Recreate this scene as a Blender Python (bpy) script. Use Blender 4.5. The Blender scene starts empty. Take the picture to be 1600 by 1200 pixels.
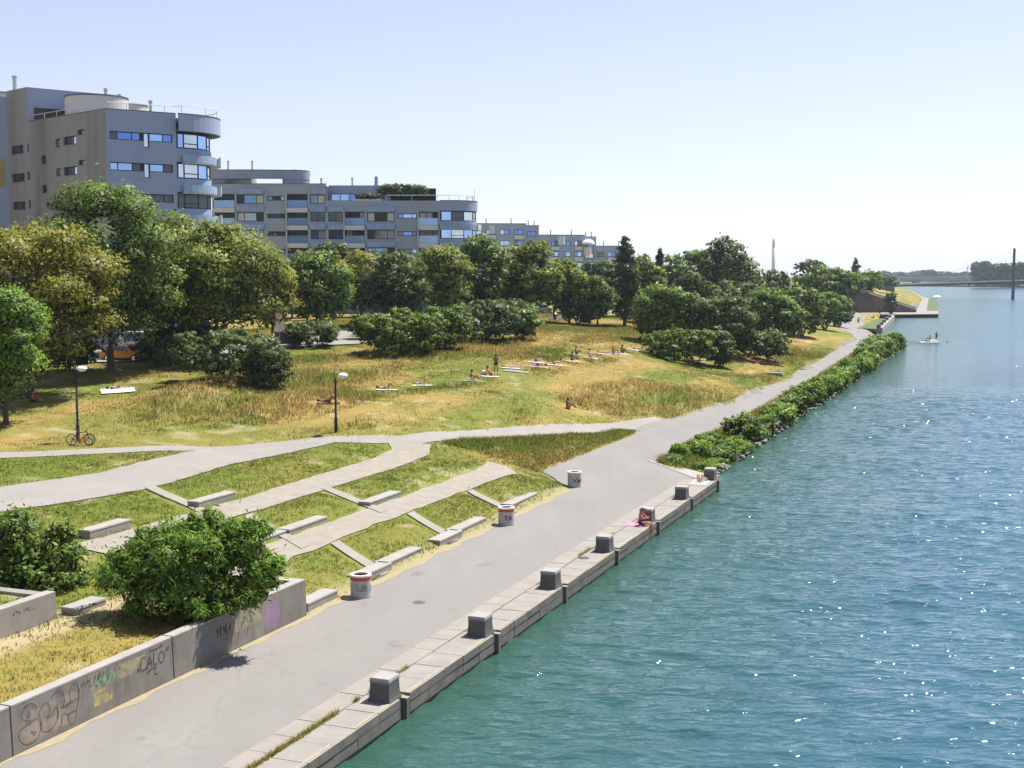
import bpy, bmesh, math, random
import numpy as np
from mathutils import Vector, Matrix

# ------------------------------------------------------------------ camera, sky, sun
scene = bpy.context.scene
COL = scene.collection
R = math.radians
FPX = 2000.0                      # focal length in pixels of the 1600 px wide photograph
PITCH = math.atan(170 / FPX)
CAMZ = 12.0
cam_d = bpy.data.cameras.new('camera'); cam = bpy.data.objects.new('camera', cam_d); COL.objects.link(cam)
cam.location = (0, 0, CAMZ); cam.rotation_euler = (R(90) - PITCH, 0, 0)
cam_d.sensor_width = 36.0; cam_d.lens = 36.0 * FPX / 1600.0
cam_d.clip_start = 0.5; cam_d.clip_end = 12000
scene.camera = cam

SUN_AZ, SUN_EL = 52.0, 63.0       # azimuth clockwise from +Y (view direction), elevation
world = bpy.data.worlds.new('World'); scene.world = world; world.use_nodes = True
wn = world.node_tree.nodes; wl = world.node_tree.links
bg = wn['Background']
sky = wn.new('ShaderNodeTexSky'); sky.sky_type = 'NISHITA'; sky.sun_disc = False
sky.sun_elevation = R(SUN_EL); sky.sun_rotation = R(SUN_AZ)
sky.air_density = 1.0; sky.dust_density = 0.0; sky.ozone_density = 1.0; sky.altitude = 150
hs = wn.new('ShaderNodeHueSaturation'); hs.inputs['Saturation'].default_value = .58
tn = wn.new('ShaderNodeMix'); tn.data_type = 'RGBA'; tn.blend_type = 'MULTIPLY'; tn.inputs[0].default_value = 1; tn.inputs[7].default_value = (1.0, .962, 1.10, 1)
wl.new(sky.outputs[0], hs.inputs['Color']); wl.new(hs.outputs[0], tn.inputs[6]); wl.new(tn.outputs[2], bg.inputs[0]); bg.inputs[1].default_value = 0.080
sun_d = bpy.data.lights.new('sun', 'SUN'); sun_d.energy = 4.9; sun_d.angle = R(0.53); sun_d.color = (1.0, 0.95, 0.87)
sun = bpy.data.objects.new('sun', sun_d); COL.objects.link(sun)
sv = Vector((math.sin(R(SUN_AZ)) * math.cos(R(SUN_EL)), math.cos(R(SUN_AZ)) * math.cos(R(SUN_EL)), math.sin(R(SUN_EL))))
sun.rotation_euler = sv.to_track_quat('Z', 'Y').to_euler()
vs = scene.view_settings
vs.view_transform = 'Standard'; vs.look = 'None'; vs.gamma = 1.0; vs.use_curve_mapping = False
vs.exposure = 0.84
scene.cycles.use_denoising = True
scene.cycles.max_bounces = 6; scene.cycles.transparent_max_bounces = 6
scene.cycles.caustics_reflective = False; scene.cycles.caustics_refractive = False
scene.cycles.sample_clamp_indirect = 4.0

# ------------------------------------------------------------------ coordinates
def ray(px, py):
    cx = (px - 800) / FPX; cy = (600 - py) / FPX
    return (cx, math.cos(PITCH) + cy * math.sin(PITCH), -math.sin(PITCH) + cy * math.cos(PITCH))
def at(px, py, z):                # point of the place at height z
    d = ray(px, py); t = (z - CAMZ) / d[2]
    return Vector((d[0] * t, d[1] * t, z))
def atd(px, py, dist):            # point of the place at a distance in front
    d = ray(px, py); t = dist / d[1]
    return Vector((d[0] * t, dist, CAMZ + d[2] * t))
QA = R(21.3064); DX, DY = math.sin(QA), math.cos(QA); Q0 = (-3.1874, 35.331)
def UW(u, w, z=0.0):              # u along the quay, w inland from the quay edge
    return Vector((Q0[0] + u * DX - w * DY, Q0[1] + u * DY + w * DX, z))
def toUW(x, y):
    qx = x - Q0[0]; qy = y - Q0[1]
    return qx * DX + qy * DY, -qx * DY + qy * DX
ROT = -QA                         # objects turned so that local +Y runs along the quay and +X to the river

def vnoise(x, y, seed=0):
    x = np.asarray(x, float); y = np.asarray(y, float)
    xi = np.floor(x).astype(np.int64); yi = np.floor(y).astype(np.int64)
    fx = x - xi; fy = y - yi; fx = fx * fx * (3 - 2 * fx); fy = fy * fy * (3 - 2 * fy)
    def h(a, b):
        n = (a * 374761393 + b * 668265263 + seed * 1442695041) & 0x7fffffff
        n = ((n ^ (n >> 13)) * 1274126177) & 0x7fffffff
        n = (n ^ (n >> 16)) & 0xffff
        return n / 65535.0
    return (h(xi, yi) * (1 - fx) + h(xi + 1, yi) * fx) * (1 - fy) + (h(xi, yi + 1) * (1 - fx) + h(xi + 1, yi + 1) * fx) * fy
def fbm(x, y, seed=0, o=3):
    s = 0; a = 1; t = 0
    for k in range(o):
        s = s + a * vnoise(x * 2 ** k, y * 2 ** k, seed + k); t += a; a *= .5
    return s / t
def sstep(a, b, x):
    t = np.clip((np.asarray(x, float) - a) / (b - a), 0, 1); return t * t * (3 - 2 * t)

# ------------------------------------------------------------------ terrain height
ctrl = []
for u in range(-18, 37, 6): ctrl.append((u, 7.1, 0.0))
ctrl += [(38.5, 9, 0), (41.8, 11, 0), (47, 10.9, .0), (54, 10.7, .0), (61, 10.5, .0), (65.6, 11.3, .1), (75, 9.5, .2), (86, 7.9, .4),
         (103, 7.8, .4), (120, 7.8, .4), (150, 8.5, .4), (175, 9.6, .4), (221, 11, .4), (260, 16, .4), (330, 22, .4), (400, 30, .45)]
for u in range(8, 38, 5): ctrl.append((u, 11.8, .6))
for u in range(9, 35, 5): ctrl.append((u, 14.5, .95))
for u in range(14, 38, 5): ctrl.append((u, 17.4, 1.25))
ctrl += [(12.6, 26, 1.6), (21, 24.2, 1.5), (16.6, 29.8, 1.7), (31.3, 27.7, 1.8), (24, 21.5, 1.55), (32, 22, 1.7), (5, 30, 1.9), (-4, 24, 2.0), (4, 20, 1.7), (-15, 20, 2.0), (8, 19, 1.45)]
UPPATH = [(14, 50, 2.2), (23.66, 36.4, 2), (30.2, 28.3, 2), (36.6, 22.4, 1.95), (39.5, 18.8, 1.8), (45.9, 17.2, 1.4), (53.5, 15.0, .95), (60, 13.5, .4), (64, 12.6, .15)]
ctrl += UPPATH
ctrl += [(57, 14.2, .65), (50, 16.1, 1.18)]
ctrl += [(42, 13.9, .95), (47, 13.5, .8), (54, 12.6, .5)]
for px, py, z in [(515, 628, 3), (605, 607, 3.1), (662, 600, 3.2), (737, 592, 3.3), (775, 583, 3.4), (840, 570, 3.5), (900, 560, 3.6), (965, 550, 3.6),
                  (888, 640, 1.35), (300, 620, 3.2), (350, 597, 3.7), (150, 588, 4), (30, 600, 3.6), (50, 640, 2.8), (200, 655, 2.5), (350, 655, 2.5),
                  (122, 692, 2.05), (440, 562, 4.2), (580, 550, 4.5), (700, 541, 4.6), (845, 505, 5.0), (990, 490, 5.2), (1000, 545, 3.5), (1060, 565, 2.2),
                  (1150, 600, 1.1), (1100, 582, 1.6), (1230, 552, 1.5), (1330, 536, .7), (195, 567, 4.3), (500, 542, 4.8), (600, 650, 2.6), (700, 640, 2.5), (800, 625, 2.6), (1000, 610, 1.8)]:
    p = at(px, py, z); u, w = toUW(p.x, p.y); ctrl.append((u, w, z))
ctrl += [(60, 90, 5), (100, 70, 5), (150, 55, 5.2), (200, 50, 5), (260, 45, 4.8), (300, 60, 5), (300, 40, 4.2), (400, 60, 5.3), (600, 70, 5),
         (40, 130, 5), (0, 90, 4.6), (-15, 40, 2.8), (0, 55, 3.2), (100, 160, 5), (200, 150, 5), (300, 150, 5), (-15, 120, 5)]
CP = np.array(ctrl, float)
def _tps_k(d2): return np.where(d2 > 1e-9, d2 * np.log(d2 + 1e-12), 0.0)
_n = len(CP); _S = 30.0
_X = CP[:, :2] / _S
_K = _tps_k(((_X[:, None] - _X[None]) ** 2).sum(-1)) + np.eye(_n) * 2e-3
_Pm = np.hstack([np.ones((_n, 1)), _X])
_A = np.zeros((_n + 3, _n + 3)); _A[:_n, :_n] = _K; _A[:_n, _n:] = _Pm; _A[_n:, :_n] = _Pm.T
_sol = np.linalg.solve(_A, np.concatenate([CP[:, 2], np.zeros(3)]))
def tps(u, w):
    u = np.asarray(u, float).ravel() / _S; w = np.asarray(w, float).ravel() / _S
    out = np.empty(u.size)
    for i in range(0, u.size, 20000):
        a = u[i:i + 20000]; b = w[i:i + 20000]
        out[i:i + 20000] = _tps_k((a[:, None] - _X[:, 0]) ** 2 + (b[:, None] - _X[:, 1]) ** 2) @ _sol[:_n] + _sol[_n] + a * _sol[_n + 1] + b * _sol[_n + 2]
    return out
WBU = [-40, 42.0, 47, 195, 215, 262, 365, 480, 660, 1000, 1446, 2500, 6000]
WBW = [.15, .15, 1.0, 1.0, 4.5, 12, 20, 21, 24, 55, 104, 190, 500]
def wbank(u): return np.interp(u, WBU, WBW)
def edge_w(u): return np.interp(u, [-40, 36, 38.5, 41.8, 61, 65, 75, 86, 120, 175, 221, 260, 330, 400], [7.1, 7.1, 9, 11, 10.5, 11.2, 9.5, 7.9, 7.8, 9.6, 11, 16, 22, 30])
STRIPS = []
_m = at(318, 612, 3.4); MOUND = toUW(_m.x, _m.y)
for (x0, y0_, z0, x1, y1, z1, lb) in [(616, 897, .36, 528, 850, .66, 'pale concrete strip running up the grass behind the nearest bin'), (724, 841, .36, 646, 803, .66, 'pale concrete strip up the grass halfway between the red-rimmed bins'),
                                     (806, 799, .2, 739, 767, .66, 'pale concrete strip up the grass beside the middle bin'), (588, 796, .8, 511, 763, 1.30, 'pale concrete strip in the middle of the upper grass panels'),
                                     (464, 843, .95, 390, 806, 1.30, 'pale concrete strip up the grass beside the locust bush'), (315, 797, 1.5, 236, 760, 1.72, 'pale concrete strip between the topmost grass panels')]:
    a = at(x0, y0_, z0); b = at(x1, y1, z1); STRIPS.append((toUW(a.x, a.y), toUW(b.x, b.y), z0, z1, lb))
def strip_d(u, w):
    d = np.full(np.shape(u), 99.0)
    for a, b, z0, z1, lb in STRIPS:
        ax, ay = a[0] + .22, a[1]; ex, ey = b[0] - a[0], b[1] - a[1]; L2 = ex * ex + ey * ey
        t = np.clip(((u - ax) * ex + (w - ay) * ey) / L2, -.1, 1.05); d = np.minimum(d, np.hypot(u - ax - t * ex, w - ay - t * ey))
    return d
def Harr(u, w):
    u = np.asarray(u, float); w = np.asarray(w, float); sh = np.broadcast(u, w).shape
    u = np.broadcast_to(u, sh).ravel(); w = np.broadcast_to(w, sh).ravel()
    uc = np.clip(u, -18, 450); wc = np.clip(w, 6, 160)
    z = np.clip(tps(uc, wc), 0.0, 5.6)
    # convex grass panels of the terraces
    ter = sstep(6.6, 8.5, u) * (1 - sstep(34.5, 38, u)) * (-.15 + 1.15 * sstep(.35, 1.1, strip_d(u, w)))
    z = z + ter * (.24 * np.sin(np.pi * np.clip((w - 7.1) / 3.9, 0, 1)) ** .7 + .16 * np.sin(np.pi * np.clip((w - 13.0) / 3.3, 0, 1)) ** .7 + .16 * np.sin(np.pi * np.clip((w - 18.8) / 5, 0, 1)) * sstep(17, 19, u))
    z = z + .75 * np.exp(-((u - MOUND[0]) / 5.5) ** 2 - ((w - MOUND[1]) / 2.6) ** 2) * (MOUND[0] > 0)
    # raised beds behind the two retaining walls
    bed = 1.08 + .12 * sstep(8, 12, w)
    step2 = sstep(12.05, 12.35, w) * (1 - sstep(-.3, .2, u))
    step2 = np.maximum(step2, sstep(12.4, 19, w))
    bed = bed * (1 - step2) + 1.9 * step2
    m = (1 - sstep(6.55, 6.95, u)) * (1 - sstep(15, 24, w))
    z = z * (1 - m) + bed * m
    # far bank
    far = sstep(420, 520, u)
    z = z * (1 - far) + far * (.4 + 4.8 * sstep(0, 30, w - wbank(u) - 4))
    wide = sstep(110, 160, w); z = z * (1 - wide) + 5.0 * wide
    # promenade and water side
    ew = np.where(u < 6.9, 7.3, edge_w(np.clip(u, -40, 400)))
    flat = np.interp(u, [61, 80, 120], [-.06, .2, .4])
    pr = (w < ew) & (u < 420)
    z = np.where(pr, flat, z)
    bank = sstep(0, np.where(u < 60, 3.6, 3.2), w - wbank(u)) * (z + 1.2) - 1.2
    z = np.where(u > 43.5, bank, z)
    z = np.where((w < ew) & (u <= 43.5), -.06, z)
    z = np.where((u > 43.5) & (u <= 61) & (w < ew), np.minimum(z, -.06), z)
    return z.reshape(sh)
_q = None
def Hz(u, w): return float(Harr(np.array([u]), np.array([w]))[0])
def Hxy(x, y): return Hz(*toUW(x, y))
def ground(px, py):               # where a line of sight through the photograph meets the terrain
    z = 2.0
    for _ in range(40):
        p = at(px, py, z); z = .5 * z + .5 * Hxy(p.x, p.y)
    p = at(px, py, z); p.z = Hxy(p.x, p.y); return p

# ------------------------------------------------------------------ materials
MATS = {}
def nodes(name):
    m = bpy.data.materials.new(name); m.use_nodes = True
    nt = m.node_tree; b = nt.nodes['Principled BSDF']
    MATS[name] = m
    return m, nt, b
def rgba(c): return (c[0], c[1], c[2], 1.0)
def mixc(nt, fac, a, b, blend='MIX'):
    n = nt.nodes.new('ShaderNodeMix'); n.data_type = 'RGBA'; n.blend_type = blend
    for s, v in ((n.inputs[0], fac), (n.inputs[6], a), (n.inputs[7], b)):
        if hasattr(v, 'is_output') or isinstance(v, bpy.types.NodeSocket): nt.links.new(v, s)
        elif isinstance(v, (tuple, list)): s.default_value = rgba(v)
        else: s.default_value = v
    return n.outputs[2]
def noise(nt, scale, detail=4, rough=.6, vec=None, stretch=None):
    n = nt.nodes.new('ShaderNodeTexNoise'); n.inputs['Scale'].default_value = scale; n.inputs['Detail'].default_value = detail; n.inputs['Roughness'].default_value = rough
    if vec is None: vec = nt.nodes.new('ShaderNodeNewGeometry').outputs['Position']
    if stretch:
        mp = nt.nodes.new('ShaderNodeMapping'); mp.inputs['Scale'].default_value = stretch[:3]
        if len(stretch) > 3: mp.inputs['Rotation'].default_value = (0, 0, stretch[3])
        nt.links.new(vec, mp.inputs['Vector']); vec = mp.outputs[0]
    nt.links.new(vec, n.inputs['Vector'])
    return n.outputs['Fac']
def ramp(nt, fac, p0, p1, c0=(0, 0, 0), c1=(1, 1, 1)):
    r = nt.nodes.new('ShaderNodeValToRGB'); e = r.color_ramp.elements
    e[0].position = p0; e[1].position = p1; e[0].color = rgba(c0); e[1].color = rgba(c1)
    nt.links.new(fac, r.inputs[0]); return r.outputs[0]
def bump(nt, b, h, strength, dist):
    n = nt.nodes.new('ShaderNodeBump'); n.inputs['Strength'].default_value = strength; n.inputs['Distance'].default_value = dist
    nt.links.new(h, n.inputs['Height']); nt.links.new(n.outputs[0], b.inputs['Normal'])
def pm(name, col, rough=.8, var=.2, scale=2.0, col2=None, s2=.5, t2=(.5, .7), bmp=0, bscale=20, metal=0, stretch=None, spec=.5):
    m, nt, b = nodes(name)
    n1 = noise(nt, scale, 5, .65, stretch=stretch)
    c = mixc(nt, ramp(nt, n1, .3, .7), tuple(x * (1 - var) for x in col), tuple(min(1, x * (1 + var)) for x in col))
    if col2: c = mixc(nt, ramp(nt, noise(nt, s2, 5, .7, stretch=stretch), t2[0], t2[1]), c, col2)
    nt.links.new(c, b.inputs['Base Color'])
    b.inputs['Roughness'].default_value = rough; b.inputs['Metallic'].default_value = metal
    b.inputs['Specular IOR Level'].default_value = spec
    if bmp: bump(nt, b, noise(nt, bscale, 4, .7), .6, bmp)
    return m
def asphaltm():
    m, nt, b = nodes('asphalt')
    c = mixc(nt, ramp(nt, noise(nt, .22, 5, .6, stretch=(1.6, .5, 1, QA)), .35, .7), (.198, .187, .175), (.234, .222, .208))
    c = mixc(nt, ramp(nt, noise(nt, 3.0, 6, .75), .45, .8), c, (.19, .181, .168))
    c = mixc(nt, ramp(nt, noise(nt, .6, 4, .6), .64, .70), c, (.168, .160, .150))
    vo = nt.nodes.new('ShaderNodeTexVoronoi'); vo.feature = 'DISTANCE_TO_EDGE'; vo.inputs['Scale'].default_value = .14
    g = nt.nodes.new('ShaderNodeNewGeometry'); wn_ = nt.nodes.new('ShaderNodeTexNoise'); wn_.inputs['Scale'].default_value = .7; nt.links.new(g.outputs['Position'], wn_.inputs['Vector'])
    ad = nt.nodes.new('ShaderNodeVectorMath'); ad.operation = 'MULTIPLY_ADD'; nt.links.new(wn_.outputs['Color'], ad.inputs[0]); ad.inputs[1].default_value = (1.6, 1.6, 0); nt.links.new(g.outputs['Position'], ad.inputs[2]); nt.links.new(ad.outputs[0], vo.inputs['Vector'])
    c = mixc(nt, ramp(nt, vo.outputs['Distance'], .002, .006, (.22, .22, .22), (0, 0, 0)), c, (.13, .12, .11))
    nt.links.new(c, b.inputs['Base Color']); b.inputs['Roughness'].default_value = .9; bump(nt, b, noise(nt, 60, 4, .7), .5, .004)
asphaltm()
pm('path_asphalt', (.245, .232, .212), .9, .07, .4, (.29, .26, .22), .5, (.5, .7), .004, 50)
pm('gravel_path', (.262, .235, .20), .95, .14, 1.5, (.27, .23, .14), .8, (.55, .75), .006, 40)
pm('dust', (.30, .25, .165), .95, .15, 3, (.30, .26, .12), 1.3, (.5, .7), .01, 40)
pm('paving', (.265, .24, .21), .9, .1, 1.0, (.235, .215, .19), .6, (.5, .7), .004, 40)
pm('concrete', (.24, .225, .205), .9, .12, 1.2, (.17, .16, .145), .7, (.52, .75), .005, 30)
pm('concrete_light', (.31, .295, .27), .9, .1, 1.5, (.26, .245, .22), .8, (.5, .75), .004, 30)
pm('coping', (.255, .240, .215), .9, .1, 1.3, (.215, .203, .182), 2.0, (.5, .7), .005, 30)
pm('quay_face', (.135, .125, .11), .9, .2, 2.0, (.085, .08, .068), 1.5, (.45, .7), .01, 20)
pm('quay_wet', (.045, .05, .03), .5, .3, 2.0, bmp=.01)
pm('bollard', (.095, .09, .088), .85, .15, 3.0, (.08, .078, .076), 2, (.5, .75), .006, 25)  # body colour darkened to stand in for shade on its faces; cap stays pale
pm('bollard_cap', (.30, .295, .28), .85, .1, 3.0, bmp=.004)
pm('yellow_line', (.40, .33, .14), .9, .25, 4.0, (.31, .275, .22), 2.2, (.40, .55))
pm('stucco_front', (.30, .365, .50), .9, .06, .35, (.24, .285, .385), .25, (.5, .8), .004, 20, stretch=(1, 1, .15))
pm('stucco_side', (.28, .28, .285), .9, .08, .4, (.165, .158, .15), .3, (.45, .75), .004, 20, stretch=(1, 1, .12))
pm('stucco_mid', (.315, .36, .435), .9, .06, .4, (.25, .285, .345), .3, (.5, .8), .004, 20, stretch=(1, 1, .2))
pm('stucco_white', (.60, .59, .58), .85, .05, .5, (.52, .51, .50), .5, (.5, .8))
pm('panel_blue', (.28, .37, .52), .8, .12, .8, (.18, .27, .46), .9, (.5, .7))
pm('stucco_yellow', (.34, .29, .10), .9, .08, .5)
pm('frame_dark', (.022, .026, .034), .5, .2, 2)
pm('roof_edge', (.10, .10, .11), .7, .1, 2)
pm('steel', (.45, .46, .47), .4, .1, 3, metal=.8)
pm('steel_paint', (.62, .62, .60), .5, .1, 3)
pm('lamp_black', (.012, .012, .013), .5, .2, 5)
pm('lamp_white', (.75, .75, .74), .4, .05, 5)
pm('interior', (.05, .05, .052), .9, .4, .5)
pm('shutter', (.16, .17, .20), .7, .12, .8, stretch=(1, 1, 14))
pm('curtain', (.55, .55, .54), .9, .2, 3, stretch=(6, 6, .3))
pm('red_cloth', (.45, .05, .03), .8, .2, 2)
pm('awning_dark', (.022, .024, .016), .9, .4, 1.5, bmp=.2, bscale=3)
def glassm(name, col, rough=.06, met=0):
    m, nt, b = nodes(name)
    c = mixc(nt, ramp(nt, noise(nt, .35, 3), .35, .65), tuple(x * .8 for x in col), col)
    nt.links.new(c, b.inputs['Base Color']); b.inputs['Roughness'].default_value = rough; b.inputs['Metallic'].default_value = met
    b.inputs['Specular IOR Level'].default_value = .9; b.inputs['IOR'].default_value = 1.6
    b.inputs['Coat Weight'].default_value = .5; b.inputs['Coat Roughness'].default_value = .03
glassm('glass_sky', (.34, .56, .92), .06, .75); glassm('glass_sky_deep', (.10, .24, .66), .06, .7); glassm('glass_dark', (.05, .06, .08), .06, .3); glassm('glass_pale', (.66, .73, .82), .06, .7)  # blue bases of the panes stand in for reflected sky
glassm('glass_rail', (.22, .38, .62), .2, .5)
pm('bark', (.075, .06, .045), .95, .3, 3, bmp=.02, bscale=10)
pm('rock', (.30, .28, .25), .9, .25, 2.0, (.16, .15, .12), 1.0, (.5, .7), .02, 8)
pm('skin_tan', (.36, .16, .085), .6, .08, 6); pm('skin_pale', (.55, .34, .25), .6, .08, 6); pm('skin_red', (.45, .16, .085), .6, .08, 6); pm('skin_dark', (.20, .09, .05), .6, .08, 6)
pm('hair_dark', (.02, .014, .01), .7, .3, 8); pm('hair_light', (.28, .19, .09), .7, .2, 8)
for nm, c in dict(black=(.015, .015, .018), navy=(.02, .025, .08), red=(.45, .03, .03), white=(.60, .59, .58), pink=(.65, .22, .32), purple=(.10, .03, .12), teal=(.08, .25, .28), grey=(.25, .25, .27), orange=(.62, .20, .03)).items():
    pm('cloth_' + nm, c, .9, .1, 5)
pm('tyre', (.015, .015, .015), .85, .2, 6); pm('chrome', (.6, .6, .6), .25, .05, 4, metal=.9)
pm('car_orange', (.60, .22, .015), .3, .04, 1); pm('car_white', (.72, .72, .70), .3, .03, 1); pm('car_silver', (.42, .43, .45), .3, .03, 1, metal=.4); pm('car_dark', (.03, .035, .05), .3, .05, 1); pm('car_blue', (.04, .07, .2), .3, .05, 1)
pm('bike_orange', (.6, .13, .03), .4, .1, 5); pm('bike_white', (.7, .7, .7), .4, .1, 5)
pm('bin_concrete', (.40, .39, .36), .9, .15, 4, (.28, .27, .25), 3, (.5, .7), .006, 30)
pm('bin_red', (.42, .06, .035), .7, .2, 6, (.4, .36, .32), 5, (.58, .7)); pm('bin_white', (.68, .67, .64), .7, .1, 5, (.45, .43, .4), 5, (.55, .7)); pm('bin_inside', (.02, .02, .02), .9)
pm('spray_black', (.055, .053, .052), .8, .2, 8); pm('spray_green', (.14, .22, .15), .8, .2, 8)
pm('hills_far', (.07, .09, .05), .95, .2, .01)
pm('chimney_grey', (.45, .43, .43), .9, .08, .05); pm('chimney_red', (.5, .3, .28), .9, .08, .05)
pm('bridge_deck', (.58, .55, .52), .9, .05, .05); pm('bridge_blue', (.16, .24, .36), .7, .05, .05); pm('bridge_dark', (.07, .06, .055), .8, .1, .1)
pm('old_wall', (.12, .10, .095), .95, .25, .25, (.06, .055, .05), .15, (.5, .7)); pm('float_white', (.75, .75, .73), .6, .05, 2)
pm('wood', (.25, .17, .10), .8, .2, 3)
pm('sign_white', (.72, .72, .72), .5, .03, 3); pm('sign_red', (.5, .03, .03), .5, .05, 3)
# graffiti wall: weathered concrete with sprayed colour patches (paint on the wall itself)
def graffiti_wall():
    m, nt, b = nodes('graffiti_concrete')
    tc = nt.nodes.new('ShaderNodeTexCoord'); ob = tc.outputs['Object']
    sx = nt.nodes.new('ShaderNodeSeparateXYZ'); nt.links.new(ob, sx.inputs[0])
    c = mixc(nt, ramp(nt, noise(nt, 1.0, 5, .65), .3, .7), (.145, .134, .118), (.21, .195, .17))
    c = mixc(nt, ramp(nt, noise(nt, 1.3, 5, .7, stretch=(1, 1, .25)), .5, .75), c, (.095, .09, .08))
    def blob(y0, y1, z0, z1, col, amt, sc):
        nonlocal c
        def band(s, a, z):
            mr = nt.nodes.new('ShaderNodeMapRange'); mr.interpolation_type = 'SMOOTHSTEP'
            k = (z - a) * .5
            ab = nt.nodes.new('ShaderNodeMath'); ab.operation = 'SUBTRACT'; nt.links.new(s, ab.inputs[0]); ab.inputs[1].default_value = (a + z) / 2
            a2 = nt.nodes.new('ShaderNodeMath'); a2.operation = 'ABSOLUTE'; nt.links.new(ab.outputs[0], a2.inputs[0])
            nt.links.new(a2.outputs[0], mr.inputs[0]); mr.inputs[1].default_value = k; mr.inputs[2].default_value = k * .75; mr.inputs[3].default_value = 0; mr.inputs[4].default_value = 1
            return mr.outputs[0]
        mu = nt.nodes.new('ShaderNodeMath'); mu.operation = 'MULTIPLY'
        nt.links.new(band(sx.outputs[1], y0, y1), mu.inputs[0]); nt.links.new(band(sx.outputs[2], z0, z1), mu.inputs[1])
        m2 = nt.nodes.new('ShaderNodeMath'); m2.operation = 'MULTIPLY'; nt.links.new(mu.outputs[0], m2.inputs[0])
        nt.links.new(ramp(nt, noise(nt, sc, 4, .6), .38, .6, (.1, .1, .1), (amt, amt, amt)), m2.inputs[1])
        c = mixc(nt, m2.outputs[0], c, col)
    blob(-4.3, -3.4, .25, .72, (.50, .42, .06), .85, 3.0)
    blob(-4.4, -3.2, .72, 1.1, (.22, .36, .14), .6, 5.0)
    blob(-3.3, -1.9, .7, 1.15, (.44, .38, .14), .5, 5.0)
    blob(4.35, 5.35, .08, 1.0, (.33, .17, .36), .65, 1.5)
    blob(4.3, 5.2, .9, 1.25, (.38, .26, .27), .6, 3.0)
    blob(2.4, 4.3, .5, 1.2, (.40, .35, .16), .55, 4.0)
    blob(.5, 1.2, .3, 1.1, (.12, .22, .33), .6, 2.0)
    blob(-7.2, -4.7, .12, 1.0, (.36, .28, .2), .6, 2.0)
    nt.links.new(c, b.inputs['Base Color']); b.inputs['Roughness'].default_value = .9
    bump(nt, b, noise(nt, 25, 4, .7), .5, .005)
graffiti_wall()
# grass ground and blades share one colour rule: attribute "dry" 0 green .. 1 straw
def grassm(name, trans=False):
    m, nt, b = nodes(name)
    a = nt.nodes.new('ShaderNodeAttribute'); a.attribute_name = 'dry'
    s = nt.nodes.new('ShaderNodeSeparateColor'); nt.links.new(a.outputs['Color'], s.inputs[0])
    n1 = noise(nt, 1.1, 5, .7); n2 = noise(nt, 5.0, 3, .7)
    green = mixc(nt, n1, (.085, .125, .014), (.170, .212, .030))
    straw = mixc(nt, n1, (.275, .178, .048), (.39, .285, .092))
    c = mixc(nt, s.outputs[0], green, straw)
    if not trans:
        c = mixc(nt, ramp(nt, n2, .35, .75), c, mixc(nt, .35, c, (.10, .08, .04)))
    c = mixc(nt, s.outputs[1], c, (.40, .33, .22))
    nt.links.new(c, b.inputs['Base Color']); b.inputs['Roughness'].default_value = .9; b.inputs['Specular IOR Level'].default_value = .15
    if trans:
        an = nt.nodes.new('ShaderNodeAttribute'); an.attribute_name = 'nrm'; nt.links.new(an.outputs['Vector'], b.inputs['Normal'])
        tr = nt.nodes.new('ShaderNodeBsdfTranslucent'); nt.links.new(c, tr.inputs[0])
        mx = nt.nodes.new('ShaderNodeMixShader'); mx.inputs[0].default_value = .15
        nt.links.new(b.outputs[0], mx.inputs[1]); nt.links.new(tr.outputs[0], mx.inputs[2])
        nt.links.new(mx.outputs[0], nt.nodes['Material Output'].inputs[0])
    else:
        bump(nt, b, n2, .8, .08)
grassm('grass_ground'); grassm('grass_blade', True)
def leafm(name, dark, light, trans=.09):
    m, nt, b = nodes(name)
    a = nt.nodes.new('ShaderNodeAttribute'); a.attribute_name = 'lv'
    n = noise(nt, .35, 2, .5)
    f = nt.nodes.new('ShaderNodeMath'); f.operation = 'MULTIPLY_ADD'; nt.links.new(a.outputs['Fac'], f.inputs[0]); f.inputs[1].default_value = .7
    nt.links.new(n, f.inputs[2]); f2 = nt.nodes.new('ShaderNodeMath'); f2.operation = 'SUBTRACT'; nt.links.new(f.outputs[0], f2.inputs[0]); f2.inputs[1].default_value = .35; f2.use_clamp = True
    c = mixc(nt, f2.outputs[0], dark, light)
    nt.links.new(c, b.inputs['Base Color']); b.inputs['Roughness'].default_value = .55; b.inputs['Specular IOR Level'].default_value = .3
    an = nt.nodes.new('ShaderNodeAttribute'); an.attribute_name = 'nrm'; nt.links.new(an.outputs['Vector'], b.inputs['Normal'])
    tr = nt.nodes.new('ShaderNodeBsdfTranslucent'); nt.links.new(mixc(nt, 1.0, c, (1.25, 1.15, .55), 'MULTIPLY'), tr.inputs[0])
    mx = nt.nodes.new('ShaderNodeMixShader'); mx.inputs[0].default_value = trans
    nt.links.new(b.outputs[0], mx.inputs[1]); nt.links.new(tr.outputs[0], mx.inputs[2])
    nt.links.new(mx.outputs[0], nt.nodes['Material Output'].inputs[0])
leafm('leaf_olive', (.045, .070, .009), (.205, .245, .022))
leafm('leaf_linden', (.075, .088, .009), (.255, .250, .022))
leafm('leaf_green', (.032, .066, .009), (.155, .230, .026))
leafm('leaf_bright', (.044, .098, .009), (.190, .310, .024))
leafm('leaf_locust', (.055, .120, .012), (.200, .320, .030), .2)
leafm('leaf_dark', (.023, .042, .010), (.100, .142, .024))
leafm('leaf_blue', (.030, .054, .015), (.115, .160, .036))
leafm('leaf_far', (.030, .046, .015), (.105, .135, .036))
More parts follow.
